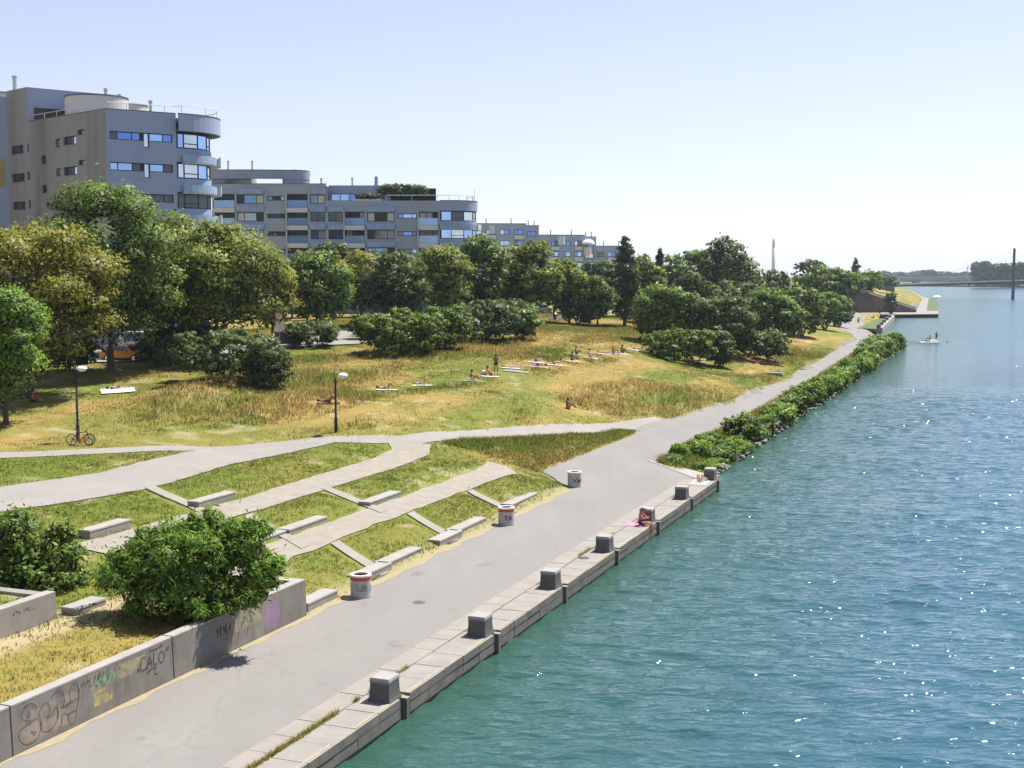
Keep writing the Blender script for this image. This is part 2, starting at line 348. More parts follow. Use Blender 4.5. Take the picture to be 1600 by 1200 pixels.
def waterm():
    m, nt, b = nodes('water')
    g = nt.nodes.new('ShaderNodeNewGeometry').outputs['Position']
    sx = nt.nodes.new('ShaderNodeSeparateXYZ'); nt.links.new(g, sx.inputs[0])
    dt = nt.nodes.new('ShaderNodeVectorMath'); dt.operation = 'DOT_PRODUCT'; nt.links.new(g, dt.inputs[0]); dt.inputs[1].default_value = (DY, -DX, 0)
    mr = nt.nodes.new('ShaderNodeMapRange'); nt.links.new(dt.outputs['Value'], mr.inputs[0]); k0 = Q0[0] * DY - Q0[1] * DX; mr.inputs[1].default_value = k0; mr.inputs[2].default_value = k0 + 14
    far_c = mixc(nt, ramp(nt, noise(nt, .05, 3), .35, .65), (.032, .094, .134), (.038, .108, .142))
    c = mixc(nt, mr.outputs[0], (.028, .080, .058), far_c)
    nt.links.new(c, b.inputs['Base Color']); b.inputs['IOR'].default_value = 1.333
    m3 = nt.nodes.new('ShaderNodeMapRange'); nt.links.new(sx.outputs[1], m3.inputs[0]); m3.inputs[1].default_value = 60; m3.inputs[2].default_value = 260; m3.inputs[3].default_value = .04; m3.inputs[4].default_value = .22
    nt.links.new(m3.outputs[0], b.inputs['Roughness'])
    h1 = noise(nt, 3.0, 2, .5, stretch=(.5, 1.2, 1, -.2)); h2 = noise(nt, .9, 2, .5, stretch=(.45, 1.2, 1, .15))
    ad = nt.nodes.new('ShaderNodeMath'); ad.operation = 'MULTIPLY_ADD'; nt.links.new(h2, ad.inputs[0]); ad.inputs[1].default_value = 1.6; nt.links.new(h1, ad.inputs[2])
    bump(nt, b, ad.outputs[0], 1.0, .14)
waterm()

# ------------------------------------------------------------------ mesh helpers
def M(n): return MATS[n]
def tag(o, label=None, cat=None, group=None, kind=None):
    if label: o['label'] = label
    if cat: o['category'] = cat
    if group: o['group'] = group
    if kind: o['kind'] = kind
    return o
def link(name, me, mat, parent=None, loc=None, rz=None):
    o = bpy.data.objects.new(name, me); COL.objects.link(o)
    if mat and not me.materials: me.materials.append(M(mat))
    if parent: o.parent = parent
    if loc is not None: o.location = loc
    if rz is not None: o.rotation_euler = (0, 0, rz)
    return o
def thing(name, label, cat, loc=(0, 0, 0), rz=0, group=None):
    o = bpy.data.objects.new(name, None); COL.objects.link(o); o.location = loc; o.rotation_euler = (0, 0, rz)
    o.empty_display_size = .3
    return tag(o, label, cat, group)
class MB:
    def __init__(s): s.v = []; s.f = []
    def quad(s, *p):
        n = len(s.v); s.v += [tuple(q) for q in p]; s.f.append(tuple(range(n, n + len(p)))); return s
    def box(s, x0, x1, y0, y1, z0, z1, top=None):
        n = len(s.v); t = top or (0, 0, 0, 0)
        s.v += [(x0, y0, z0), (x1, y0, z0), (x1, y1, z0), (x0, y1, z0), (x0 + t[0], y0 + t[2], z1), (x1 - t[1], y0 + t[2], z1), (x1 - t[1], y1 - t[3], z1), (x0 + t[0], y1 - t[3], z1)]
        s.f += [tuple(n + i for i in q) for q in ((0, 3, 2, 1), (4, 5, 6, 7), (0, 1, 5, 4), (1, 2, 6, 5), (2, 3, 7, 6), (3, 0, 4, 7))]; return s
    def prism(s, poly, z0, z1):
        n = len(s.v); k = len(poly)
        s.v += [(p[0], p[1], z0) for p in poly] + [(p[0], p[1], z1) for p in poly]
        s.f.append(tuple(n + i for i in reversed(range(k)))); s.f.append(tuple(n + k + i for i in range(k)))
        for i in range(k): j = (i + 1) % k; s.f.append((n + i, n + j, n + k + j, n + k + i))
        return s
    def rings(s, rings, cap=True):
        n = len(s.v); k = len(rings[0])
        for r in rings: s.v += [tuple(p) for p in r]
        for a in range(len(rings) - 1):
            for i in range(k):
                j = (i + 1) % k; s.f.append((n + a * k + i, n + a * k + j, n + (a + 1) * k + j, n + (a + 1) * k + i))
        if cap:
            s.f.append(tuple(n + i for i in reversed(range(k)))); m = n + (len(rings) - 1) * k; s.f.append(tuple(m + i for i in range(k)))
        return s
    def tube(s, p0, p1, r0, r1=None, n=8):
        r1 = r0 if r1 is None else r1
        p0 = Vector(p0); p1 = Vector(p1); d = (p1 - p0).normalized(); a = d.orthogonal().normalized(); b = d.cross(a)
        return s.rings([[p + (a * math.cos(t) + b * math.sin(t)) * r for t in [2 * math.pi * i / n for i in range(n)]] for p, r in ((p0, r0), (p1, r1))])
    def path(s, pts, r, n=6):
        for i in range(len(pts) - 1): s.tube(pts[i], pts[i + 1], r if not isinstance(r, (list, tuple)) else r[i], None if not isinstance(r, (list, tuple)) else r[i + 1], n)
        return s
    def lathe(s, prof, n=24, cx=0, cy=0, a0=0, a1=2 * math.pi):
        return s.rings([[(cx + r * math.cos(2 * math.pi * i / n), cy + r * math.sin(2 * math.pi * i / n), z) for i in range(n)] for r, z in prof], cap=True)
    def torus(s, c, Rr, r, axis, n=24, k=6):
        ax = Vector(axis).normalized(); a = ax.orthogonal().normalized(); b = ax.cross(a); rs = []
        for i in range(n + 1):
            t = 2 * math.pi * i / n; d = a * math.cos(t) + b * math.sin(t)
            rs.append([Vector(c) + d * (Rr + r * math.cos(q)) + ax * r * math.sin(q) for q in [2 * math.pi * j / k for j in range(k)]])
        return s.rings(rs, cap=False)
    def mesh(s, name):
        me = bpy.data.meshes.new(name); me.from_pydata(s.v, [], s.f); me.update(); return me
    def build(s, name, mat, parent=None, loc=None, rz=None, smooth=False, bevel=0):
        me = s.mesh(name)
        if smooth:
            me.polygons.foreach_set('use_smooth', [True] * len(me.polygons))
        o = link(name, me, mat, parent, loc, rz)
        if bevel:
            bv = o.modifiers.new('bevel', 'BEVEL'); bv.width = bevel; bv.segments = 2; bv.limit_method = 'ANGLE'
        return o
def npmesh(name, co, faces_n, k, mat, attrs=None, smooth=False):
    """co: (N,3) vertices; consecutive groups of k vertices make the faces unless faces_n is an index array"""
    me = bpy.data.meshes.new(name); nv = len(co)
    idx = np.arange(nv, dtype=np.int32) if faces_n is None else np.asarray(faces_n, np.int32).ravel()
    nf = len(idx) // k
    me.vertices.add(nv); me.vertices.foreach_set('co', np.asarray(co, np.float32).ravel())
    me.loops.add(nf * k); me.loops.foreach_set('vertex_index', idx)
    me.polygons.add(nf); me.polygons.foreach_set('loop_start', np.arange(nf, dtype=np.int32) * k); me.polygons.foreach_set('loop_total', np.full(nf, k, np.int32))
    if smooth: me.polygons.foreach_set('use_smooth', np.ones(nf, bool))
    me.update(calc_edges=True)
    for nm, (typ, data) in (attrs or {}).items():
        a = me.attributes.new(nm, typ, 'POINT')
        a.data.foreach_set({'FLOAT_COLOR': 'color', 'FLOAT_VECTOR': 'vector'}.get(typ, 'value'), np.asarray(data, np.float32).ravel())
    me.materials.append(M(mat))
    return me
def copy_tree(o, parent=None):
    c = o.copy(); COL.objects.link(c); c.parent = parent
    for ch in o.children: copy_tree(ch, c)
    return c

# ------------------------------------------------------------------ ground
def lines(*segs):
    out = []
    for a, b, st in segs: out += list(np.arange(a, b, st))
    return np.array(out)
def dryness(u, w):
    n = fbm(u / 9 + 7, w / 4 + 3, 5, 4); n2 = fbm(u / 2.5, w / 1.6, 9, 3)
    ter = (1 - sstep(36, 41, u)) * (1 - sstep(34, 40, w))
    base = np.interp(n, [.3, .45, .6, .72], [.05, .35, .85, 1.0])
    d = base * .9 + .06 + (n2 - .5) * .5
    dt = np.interp(n, [.35, .65], [.0, .22]) + (n2 - .5) * .5
    d = d * (1 - ter) + dt * ter
    wp = np.interp(u, [14, 23.7, 30.2, 36.6, 39.5, 46, 53.5, 64, 75, 86, 120], [50, 36.4, 28.3, 22.4, 18.8, 17.2, 15, 12.6, 9.8, 8, 8])
    near = np.exp(-np.clip(w - wp, 0, 50) / 3.0) * (w > wp - 1) * sstep(36, 44, u)
    d = d - near * .45
    left = (1 - sstep(30, 42, u)) * (w > wp); d = d * (1 - left * .4) + left * .4 * .85
    md = np.exp(-((u - MOUND[0]) / 6.5) ** 2 - ((w - MOUND[1]) / 3.2) ** 2); d = d * (1 - md) + md * (.9 + (n2 - .5) * .5)
    bed = (1 - sstep(6, 7, u)) * (w < 12); d = d * (1 - bed) + bed * (.55 + (n2 - .5) * .7)
    return np.clip(d, 0, 1)
def bareness(u, w):
    n = fbm(u / 1.2, w / 1.2, 31, 3)
    b = sstep(.66, .8, n) * .5
    ed = np.exp(-np.abs(w - 7.25) / .35) * (u < 36) * (u > 7)
    bed = (1 - sstep(6, 7, u)) * sstep(10.4, 11.2, w) * (1 - sstep(12, 12.1, w)) * .7
    return np.clip(np.maximum(np.maximum(b, ed * .8), bed), 0, 1)
UP = [(p[0], p[1]) for p in UPPATH]
def offset(poly, d):
    out = []
    for i, p in enumerate(poly):
        a = poly[max(0, i - 1)]; b = poly[min(len(poly) - 1, i + 1)]; tx, ty = b[0] - a[0], b[1] - a[1]; L = math.hypot(tx, ty)
        out.append((p[0] - ty / L * d, p[1] + tx / L * d))
    return out
upc = UP[:-1] + [(63, 12.9), (66, 11.7), (70, 10.3)]
PATHS_UW = [[(7, 11.05), (38, 10.9), (39.4, 12.5), (38.6, 13.2), (7, 12.95)], [(7, 16.3), (37, 16.2), (39.4, 17.3), (37, 19.6), (35, 18.5), (7, 18.4)],
            [(-4, 29.5), (8, 26.5), (15, 24.6), (21.5, 23.4), (27, 23.4), (33, 22.2), (35.8, 21.9), (34.5, 24.2), (29, 27.6), (22, 28.2), (13, 31), (-4, 35)],
            offset(upc, 1.1) + list(reversed(offset(upc, -1.1)))]
def inpoly(u, w, poly):
    c = np.zeros(len(u), bool); j = len(poly) - 1
    for i in range(len(poly)):
        (xi, yi), (xj, yj) = poly[i], poly[j]
        if yi != yj: c ^= ((yi > w) != (yj > w)) & (u < (xj - xi) * (w - yi) / (yj - yi) + xi)
        j = i
    return c
gu = lines((-24, 70, .5), (70, 150, 1.2), (150, 420, 4), (420, 1000, 20), (1000, 5001, 200))
gw = lines((0, 30, .35), (30, 70, .8), (70, 160, 4), (160, 400, 20), (400, 4001, 200))
GU, GW_ = np.meshgrid(gu, gw, indexing='ij')
GWW = GW_ + wbank(gu)[:, None]
GZ = Harr(GU, GWW)
NOPATH = np.ones(GU.size, bool)
for _p in PATHS_UW:
    for _du, _dw in ((0, 0), (.5, 0), (-.5, 0), (0, .4), (0, -.4)): NOPATH &= ~inpoly(GU.ravel() + _du, GWW.ravel() + _dw, _p)
NOPATH = NOPATH.reshape(GU.shape)
GZ += ((fbm(GU / 1.3, GWW / 1.3, 3, 3) - .5) * .10 * (GWW > edge_w(np.clip(GU, -40, 400)) + .6) * (GU < 200)) * NOPATH
gx = Q0[0] + GU * DX - GWW * DY; gy = Q0[1] + GU * DY + GWW * DX
nu, nw = GU.shape
ii = np.arange(nu * nw).reshape(nu, nw)
fc = np.stack([ii[:-1, :-1], ii[1:, :-1], ii[1:, 1:], ii[:-1, 1:]], -1).reshape(-1, 4)[:, ::-1]
fc = fc[:, ::-1]
dry = dryness(GU, GWW); bare = bareness(GU, GWW)
colattr = np.stack([dry, bare, np.zeros_like(dry), np.ones_like(dry)], -1)
# face orientation: keep normals up
a_, b_, c_ = fc[0, 0], fc[0, 1], fc[0, 2]
pts0 = np.stack([gx.ravel(), gy.ravel(), GZ.ravel()], -1)
if np.cross(pts0[b_] - pts0[a_], pts0[c_] - pts0[a_])[2] < 0: fc = fc[:, ::-1]
me = npmesh('ground', pts0, fc, 4, 'grass_ground', {'dry': ('FLOAT_COLOR', colattr)}, True)
tag(link('ground', me, None), 'grassy riverbank rising from the promenade to the trees', None, None, 'structure')

def sheet(name, poly, mat, dz=.03, res=1.0, label=None, flat=None):
    bm = bmesh.new(); vs_ = [bm.verts.new((p[0], p[1], 0)) for p in poly]; bm.faces.new(vs_)
    bmesh.ops.triangulate(bm, faces=bm.faces[:])
    us = [p[0] for p in poly]; ws = [p[1] for p in poly]
    for k in range(int((max(us) - min(us)) / res)):
        bmesh.ops.bisect_plane(bm, geom=bm.verts[:] + bm.edges[:] + bm.faces[:], plane_co=(min(us) + (k + .5) * res, 0, 0), plane_no=(1, 0, 0))
    for k in range(int((max(ws) - min(ws)) / res)):
        bmesh.ops.bisect_plane(bm, geom=bm.verts[:] + bm.edges[:] + bm.faces[:], plane_co=(0, min(ws) + (k + .5) * res, 0), plane_no=(0, 1, 0))
    vv = np.array([(v.co.x, v.co.y) for v in bm.verts])
    zz = Harr(vv[:, 0], vv[:, 1]) + dz if flat is None else np.full(len(vv), flat)
    for v, z in zip(bm.verts, zz): v.co = UW(v.co.x, v.co.y, z)
    bmesh.ops.recalc_face_normals(bm, faces=bm.faces[:])
    for f_ in bm.faces:
        if f_.normal.z < 0: f_.normal_flip()
    me = bpy.data.meshes.new(name); bm.to_mesh(me); bm.free()
    o = link(name, me, mat); tag(o, label, None, None, 'structure'); return o
def wavy(pts, amp, seed, step=.7):
    rnd = random.Random(seed); out = []
    for i in range(len(pts) - 1):
        (a, b), (c, d) = pts[i], pts[i + 1]; L = math.hypot(c - a, d - b); n = max(1, int(L / step))
        for k in range(n):
            t = k / n; j = 0 if (k == 0 and i == 0) else 1
            out.append((a + (c - a) * t + rnd.uniform(-amp, amp) * j, b + (d - b) * t + rnd.uniform(-amp, amp) * j))
    out.append(pts[-1]); return out
# promenade: asphalt to the foot of the terraces, widening at the junction, then the river path
inl = [(-24, 7.115), (36, 7.115)] + wavy([(36.2, 7.1), (38.4, 8.7), (41.8, 10.9), (48, 10.9), (54, 10.7), (61, 10.45)], .09, 4)
sheet('promenade', [(-24, 1.905), (42.2, 1.905), (42.2, 1.4), (47.8, 5.55), (61.2, 5.2)] + list(reversed(inl)), 'asphalt', flat=0.0, res=6, label='pale asphalt promenade along the quay')
inl2 = wavy([(60.8, 10.45), (64, 11.4), (70, 10.6), (75, 9.6), (86, 8.1), (103, 7.9), (120, 7.9), (150, 8.6), (175, 9.7), (205, 10.6), (221, 12.5), (240, 17), (262, 22)], .1, 6, 1.2)
inr2 = [(61.0, 5.25), (70, 4.7), (80, 4.5), (110, 4.6), (132, 5.1), (175, 6.2), (215, 8.2), (250, 11.5), (262, 14), (300, 19)]
sheet('river_path', inr2 + [(360, 24), (372, 21), (372, 44), (320, 33)] + list(reversed(inl2)), 'asphalt', .035, 1.5, 'pale asphalt path running on along the river')
sheet('upper_path', wavy(offset(upc, 1.05), .06, 9) + list(reversed(wavy(offset(upc, -1.05), .06, 10))), 'path_asphalt', .028, .5, 'narrow asphalt path across the foot of the meadow')
sheet('terrace_path', wavy([(7.2, 11.1), (20, 11.2), (30, 11.1), (37.6, 10.9), (39.2, 12.2)], .10, 11) + wavy([(39.0, 13.4), (36, 12.8), (20, 12.9), (7.2, 12.9)], .10, 12), 'gravel_path', .04, .4, 'lower gravel path between the grass panels')
sheet('ramp_path', wavy([(8, 16.5), (20, 16.3), (37, 16.3), (39.4, 17.3)], .1, 13) + wavy([(38.2, 19.6), (36.4, 18.5), (20, 18.3), (8, 18.4)], .1, 14), 'gravel_path', .05, .4, 'upper gravel path between the grass panels')
sheet('fork_path', wavy([(-4, 29.5), (8, 26.5), (15, 24.6), (21.5, 23.4), (27, 23.4), (33, 22.2), (35.8, 21.9)], .12, 15) + wavy([(34.5, 24.2), (29, 27.6), (22, 28.2), (13, 31), (-4, 35)], .12, 16), 'path_asphalt', .04, .5, 'broad worn path forking off the upper path')
# dusty verge strips
_vr = random.Random(17)
_vl = [(-24 + k * .45, 6.86 + .09 * math.sin(k * .9) + _vr.uniform(-.09, .07)) for k in range(134)]
_vb = MB()
for _a, _b in zip(_vl[:-1], _vl[1:]): _vb.quad(UW(_a[0], 7.11, .008), UW(_a[0], _a[1], .008), UW(_b[0], _b[1], .008), UW(_b[0], 7.11, .008))
tag(_vb.build('verge', 'dust'), 'strip of dry straw along the wall foot', None, None, 'structure')
# paving strip behind the coping
bp = thing('paving_strip', 'row of pale paving slabs behind the quay coping', 'paving'); bp.location = UW(0, 0); bp.rotation_euler = (0, 0, ROT)
_pv = MB().box(-1.90, -1.13, .012, 1.188, -.06, .012).mesh('paving_slab'); _pv.materials.append(M('paving'))
for k in range(-14, 35):
    link('paving_slab', _pv, None, bp, (0, k * 1.2, random.Random(k).uniform(-.004, .006)), 0)
# end kerb of the quay towards the bank
ek = [UW(42.05, .2), UW(42.05, 1.3), UW(47.5, 5.4), UW(47.9, 5.9), UW(48.3, 5.6), UW(47.9, 5.0), UW(43.1, .2)]
tag(MB().prism([(p.x, p.y) for p in ek], -1.0, .03).build('end_kerb', 'concrete_light', bevel=.02), 'pale concrete kerb slanting from the quay end to the path', 'kerb')

# ------------------------------------------------------------------ water
wu = lines((-12, 60, .17), (60, 130, .26), (130, 200, 1.0), (200, 700, 20), (700, 9001, 300))
ww = -lines((-1.6, 32, .21), (32, 80, 1.5), (80, 400, 20), (400, 4001, 200))
WU_, WW_ = np.meshgrid(wu, ww, indexing='ij')
WWB = WW_ + np.where(WW_ > -3, np.clip(wbank(wu) - 1.0, 0, None)[:, None] * sstep(-3, 0, WW_), 0)
wx = Q0[0] + WU_ * DX - WWB * DY; wy = Q0[1] + WU_ * DY + WWB * DX
rs = np.random.RandomState(3); wz = np.zeros_like(wx)
for k in range(15):
    lam = rs.uniform(.75, 1.9) if k < 10 else rs.uniform(2.2, 4.5); th = R(80) + rs.normal(0, .38); kk = 2 * math.pi / lam
    warp = .9 * (fbm(wx / 2.6 + k * 7, wy / 2.6, 90 + k, 2) - .5) * lam * 1.6
    ph = kk * (wx * math.cos(th) + wy * math.sin(th) + warp) + rs.uniform(0, 6.3)
    wz += lam * .0155 * (1 - np.abs(np.sin(ph / 2))) ** 1.3 * (.3 + 1.4 * fbm(wx / 3.5 + k * 3, wy / 2.2 + k, 120 + k, 2)) * (1 if k < 10 else .55)
wz -= wz.mean()
wz *= (.55 + .9 * fbm(wx / 7, wy / 7, 77, 3))
dist_ = np.hypot(wx, wy)
wz = wz * (1 - sstep(100, 128, WU_)) * (1 - sstep(27, 32, -WW_)) - .65
nu2, nw2 = WU_.shape; ii = np.arange(nu2 * nw2).reshape(nu2, nw2)
fc = np.stack([ii[:-1, :-1], ii[:-1, 1:], ii[1:, 1:], ii[1:, :-1]], -1).reshape(-1, 4)
p0 = np.stack([wx.ravel(), wy.ravel(), wz.ravel()], -1)
if np.cross(p0[fc[0, 1]] - p0[fc[0, 0]], p0[fc[0, 2]] - p0[fc[0, 0]])[2] < 0: fc = fc[:, ::-1]
tag(link('water', npmesh('water', p0, fc, 4, 'water', None, True), None), 'rippled blue green river', None, None, 'structure')

# ------------------------------------------------------------------ quay wall of cut stones
quay = thing('quay_wall', 'long stone quay wall with flat coping along the river', 'quay wall', UW(0, 0), ROT)
PU = [0.0 + 7.03 * k for k in range(-3, 7)]          # bollard positions along the quay
rq = random.Random(5)
PU[-1] = 41.75
def stone_mesh(L, x0, x1, z0, z1, mat, nm):
    me = MB().box(x0, x1, .008, L - .008, z0, z1, (0, .012, .006, .006)).mesh(nm); me.materials.append(M(mat)); me.materials.append(M('quay_face')); me.polygons[3].material_index = 1; return me
spans = []
edges = [-24] + [p + .55 for p in PU]
for i in range(len(PU)):
    a = (PU[i - 1] + .72) if i else -24.0; b = PU[i] + .12
    n = max(1, round((b - a) / 1.25)); L = (b - a) / n
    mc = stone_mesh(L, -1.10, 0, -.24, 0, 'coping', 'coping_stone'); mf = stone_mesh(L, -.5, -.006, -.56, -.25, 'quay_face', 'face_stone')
    my = MB().box(-.17, -.10, .0, L, .0, .004).mesh('yellow_line'); my.materials.append(M('yellow_line'))
    for k in range(n):
        y = a + k * L
        link('coping_stone', mc, None, quay, (rq.uniform(-.012, .006), y, rq.uniform(-.006, .006)), 0)
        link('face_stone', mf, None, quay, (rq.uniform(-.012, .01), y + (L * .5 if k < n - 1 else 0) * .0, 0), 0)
        if k % 3 != 2: link('yellow_line', my, None, quay, (0, y, .008), 0)
    if i < len(PU):   # slot with a fender post under every bollard
        p = PU[i]
        if p < 41:
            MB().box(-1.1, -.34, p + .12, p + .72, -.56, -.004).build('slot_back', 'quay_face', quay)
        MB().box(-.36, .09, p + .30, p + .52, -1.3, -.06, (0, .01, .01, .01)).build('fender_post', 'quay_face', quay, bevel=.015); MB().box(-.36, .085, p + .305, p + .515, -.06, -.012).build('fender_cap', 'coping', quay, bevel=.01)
MB().box(-1.0, -.05, -24, 42.4, -1.6, -.57).build('wet_footing', 'quay_wet', quay)
MB().box(-1.1, 0, 41.87 + .72, 41.87 + .95, -.5, 0).build('end_stone', 'coping', quay)
# bollards
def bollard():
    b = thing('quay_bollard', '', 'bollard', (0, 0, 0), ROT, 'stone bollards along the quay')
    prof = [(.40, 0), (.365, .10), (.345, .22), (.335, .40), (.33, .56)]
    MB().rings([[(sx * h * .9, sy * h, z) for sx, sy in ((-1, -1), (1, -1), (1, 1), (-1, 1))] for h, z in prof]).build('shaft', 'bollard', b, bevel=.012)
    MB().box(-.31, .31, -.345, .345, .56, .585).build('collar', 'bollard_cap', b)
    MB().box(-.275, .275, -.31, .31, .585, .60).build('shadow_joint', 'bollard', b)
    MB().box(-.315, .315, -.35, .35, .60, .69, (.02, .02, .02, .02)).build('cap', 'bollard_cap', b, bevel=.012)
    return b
BL = ['stone bollard nearest the camera on the quay, at the lower edge of the picture', 'stone bollard second nearest on the quay, beyond the nearest one', 'stone bollard third nearest along the quay, level with the purple graffiti wall end',
      'stone bollard fourth along the quay, just before the seated man', 'stone bollard beside the red-backed man sitting on the quay edge', 'stone bollard between the seated man and the person lying at the quay end', 'last stone bollard at the far end of the quay behind the lying sunbather']
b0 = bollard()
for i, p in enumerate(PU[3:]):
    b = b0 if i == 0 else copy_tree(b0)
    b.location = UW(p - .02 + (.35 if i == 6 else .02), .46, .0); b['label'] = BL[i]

# ------------------------------------------------------------------ retaining walls with graffiti
wall1 = thing('retaining_wall', 'long concrete retaining wall covered in graffiti beside the promenade', 'wall', UW(0, 7.12), ROT)
for a, b in ((-24, -7.33), (-7.29, -.70), (-.66, 7.05)):
    MB().box(-.42, 0, a, b, -.1, 1.24, (0, .05, 0, .0)).build('wall_panel', 'graffiti_concrete', wall1, bevel=.015)
    MB().box(-.40, -.045, a + .01, b - .01, 1.235, 1.30).build('wall_top', 'concrete_light', wall1, bevel=.012)
MB().box(-2.8, -.42, 6.6, 7.05, -.1, 1.24).build('return_wall', 'concrete', wall1, bevel=.015)
MB().box(-2.8, -.40, 6.62, 7.03, 1.24, 1.30).build('return_top', 'concrete_light', wall1, bevel=.012)
wall2 = thing('upper_retaining_wall', 'shorter graffiti retaining wall behind the dark bush at the left edge', 'wall', UW(0, 12.0), ROT)
MB().box(-.42, 0, -24, 0, .7, 2.0, (0, .04, 0, 0)).build('wall_panel', 'concrete', wall2, bevel=.015)
MB().box(-.40, -.04, -23.99, -.01, 2.0, 2.06).build('wall_top', 'concrete_light', wall2, bevel=.012)
MB().box(-3.5, -.42, -.4, 0, .7, 2.0).build('return_wall', 'concrete', wall2, bevel=.015)

def ribbon(mb, pts, wd, x):
    """brush stroke in the plane x = const, pts (y, z)"""
    P_ = [Vector((p[0], p[1])) for p in pts]; L = []; Rr = []
    for i, p in enumerate(P_):
        a = P_[max(0, i - 1)]; b = P_[min(len(P_) - 1, i + 1)]; t = (b - a); t = t.normalized() if t.length > 1e-6 else Vector((1, 0))
        nn = Vector((-t.y, t.x)); k = wd * (.75 + .25 * math.sin(i * 2.1)) / 2; L.append(p + nn * k); Rr.append(p - nn * k)
    for i in range(len(P_) - 1):
        mb.quad((x, L[i].x, L[i].y), (x, Rr[i].x, Rr[i].y), (x, Rr[i + 1].x, Rr[i + 1].y), (x, L[i + 1].x, L[i + 1].y))
def smooth(pts, n=6):
    out = []
    for i in range(len(pts) - 1):
        p0 = pts[max(0, i - 1)]; p1 = pts[i]; p2 = pts[i + 1]; p3 = pts[min(len(pts) - 1, i + 2)]
        for k in range(n):
            t = k / n
            out.append(tuple(.5 * (2 * p1[j] + (p2[j] - p0[j]) * t + (2 * p0[j] - 5 * p1[j] + 4 * p2[j] - p3[j]) * t * t + (3 * p1[j] - p0[j] - 3 * p2[j] + p3[j]) * t ** 3) for j in (0, 1)))
    out.append(pts[-1]); return out
def strokes(parent, name, lst, wd, mat, slope=.04, base=0.0, dx=.004, zt=1.24):
    mb = MB()
    for s in lst: ribbon(mb, smooth(s), wd, 0)
    mb.v = [(-slope * (v[2] + .1) / (zt + .1) + dx, v[1], v[2]) for v in mb.v]
    return mb.build(name, mat, parent)
# big bubble letters S m H near the wall joint
y0 = -7.15
strokes(wall1, 'graffiti_lettering', [
    [(y0 + .75, .95), (y0 + .55, 1.14), (y0 + .30, 1.08), (y0 + .22, .85), (y0 + .45, .72), (y0 + .78, .66), (y0 + .86, .40), (y0 + .68, .16), (y0 + .35, .13), (y0 + .12, .30), (y0 + .10, .55), (y0 + .30, .62), (y0 + .62, .66)],
    [(y0 + .46, .95), (y0 + .40, .88), (y0 + .46, .82), (y0 + .52, .88), (y0 + .46, .95)], [(y0 + .5, .42), (y0 + .62, .30), (y0 + .66, .36), (y0 + .5, .42)],
    [(y0 + .9, .3), (y0 + .88, .62), (y0 + .82, .75), (y0 + .92, .92), (y0 + 1.08, .98), (y0 + 1.2, .86), (y0 + 1.22, .7), (y0 + 1.1, .58), (y0 + 1.3, .62), (y0 + 1.42, .78), (y0 + 1.5, .62), (y0 + 1.42, .35), (y0 + 1.15, .22), (y0 + .9, .3)],
    [(y0 + 1.28, 1.06), (y0 + 1.5, 1.16), (y0 + 1.7, 1.1), (y0 + 1.78, .85), (y0 + 1.72, .66), (y0 + 2.0, .72), (y0 + 1.98, .95), (y0 + 2.12, 1.17), (y0 + 2.3, 1.12), (y0 + 2.34, .8), (y0 + 2.24, .5), (y0 + 2.14, .18), (y0 + 1.95, .12), (y0 + 1.85, .42), (y0 + 1.66, .48), (y0 + 1.62, .22), (y0 + 1.5, .2)],
    [(y0 + 1.5, .85), (y0 + 1.52, .6), (y0 + 1.5, .44)], [(y0 + 1.6, .68), (y0 + 2.3, .73)], [(y0 + 1.86, .42), (y0 + 2.2, .44)]], .022, 'spray_black')
strokes(wall1, 'graffiti_highlight', [[(y0 + .82, .98), (y0 + .6, 1.18), (y0 + .25, 1.12), (y0 + .16, .86)], [(y0 + .92, .40), (y0 + .72, .10), (y0 + .3, .08), (y0 + .06, .30)], [(y0 + 2.4, .9), (y0 + 2.34, 1.16)], [(y0 + 1.24, 1.1), (y0 + 1.2, .9)]], .018, 'concrete_light')
# CALO tag with quotation marks
c0 = -2.28
strokes(wall1, 'graffiti_lettering', [
    [(c0 + .34, 1.02), (c0 + .16, 1.05), (c0 + .08, .85), (c0 + .16, .68), (c0 + .36, .74)], [(c0 + .36, .66), (c0 + .5, 1.0), (c0 + .6, .68)], [(c0 + .4, .8), (c0 + .58, .82)],
    [(c0 + .72, 1.08), (c0 + .68, .74), (c0 + .86, .7)], [(c0 + 1.02, 1.0), (c0 + .92, .84), (c0 + 1.0, .68), (c0 + 1.16, .72), (c0 + 1.18, .92), (c0 + 1.02, 1.0)],
    [(c0 + .5, 1.18), (c0 + .8, 1.14), (c0 + 1.15, 1.19)], [(c0 + .35, .55), (c0 + .75, .62), (c0 + .7, .45), (c0 + .85, .38)],
    [(c0 - .06, .80), (c0 - .03, .68)], [(c0 + .0, .82), (c0 + .03, .70)], [(c0 + 1.32, 1.05), (c0 + 1.29, .93)], [(c0 + 1.4, 1.06), (c0 + 1.37, .94)]], .04, 'spray_black')
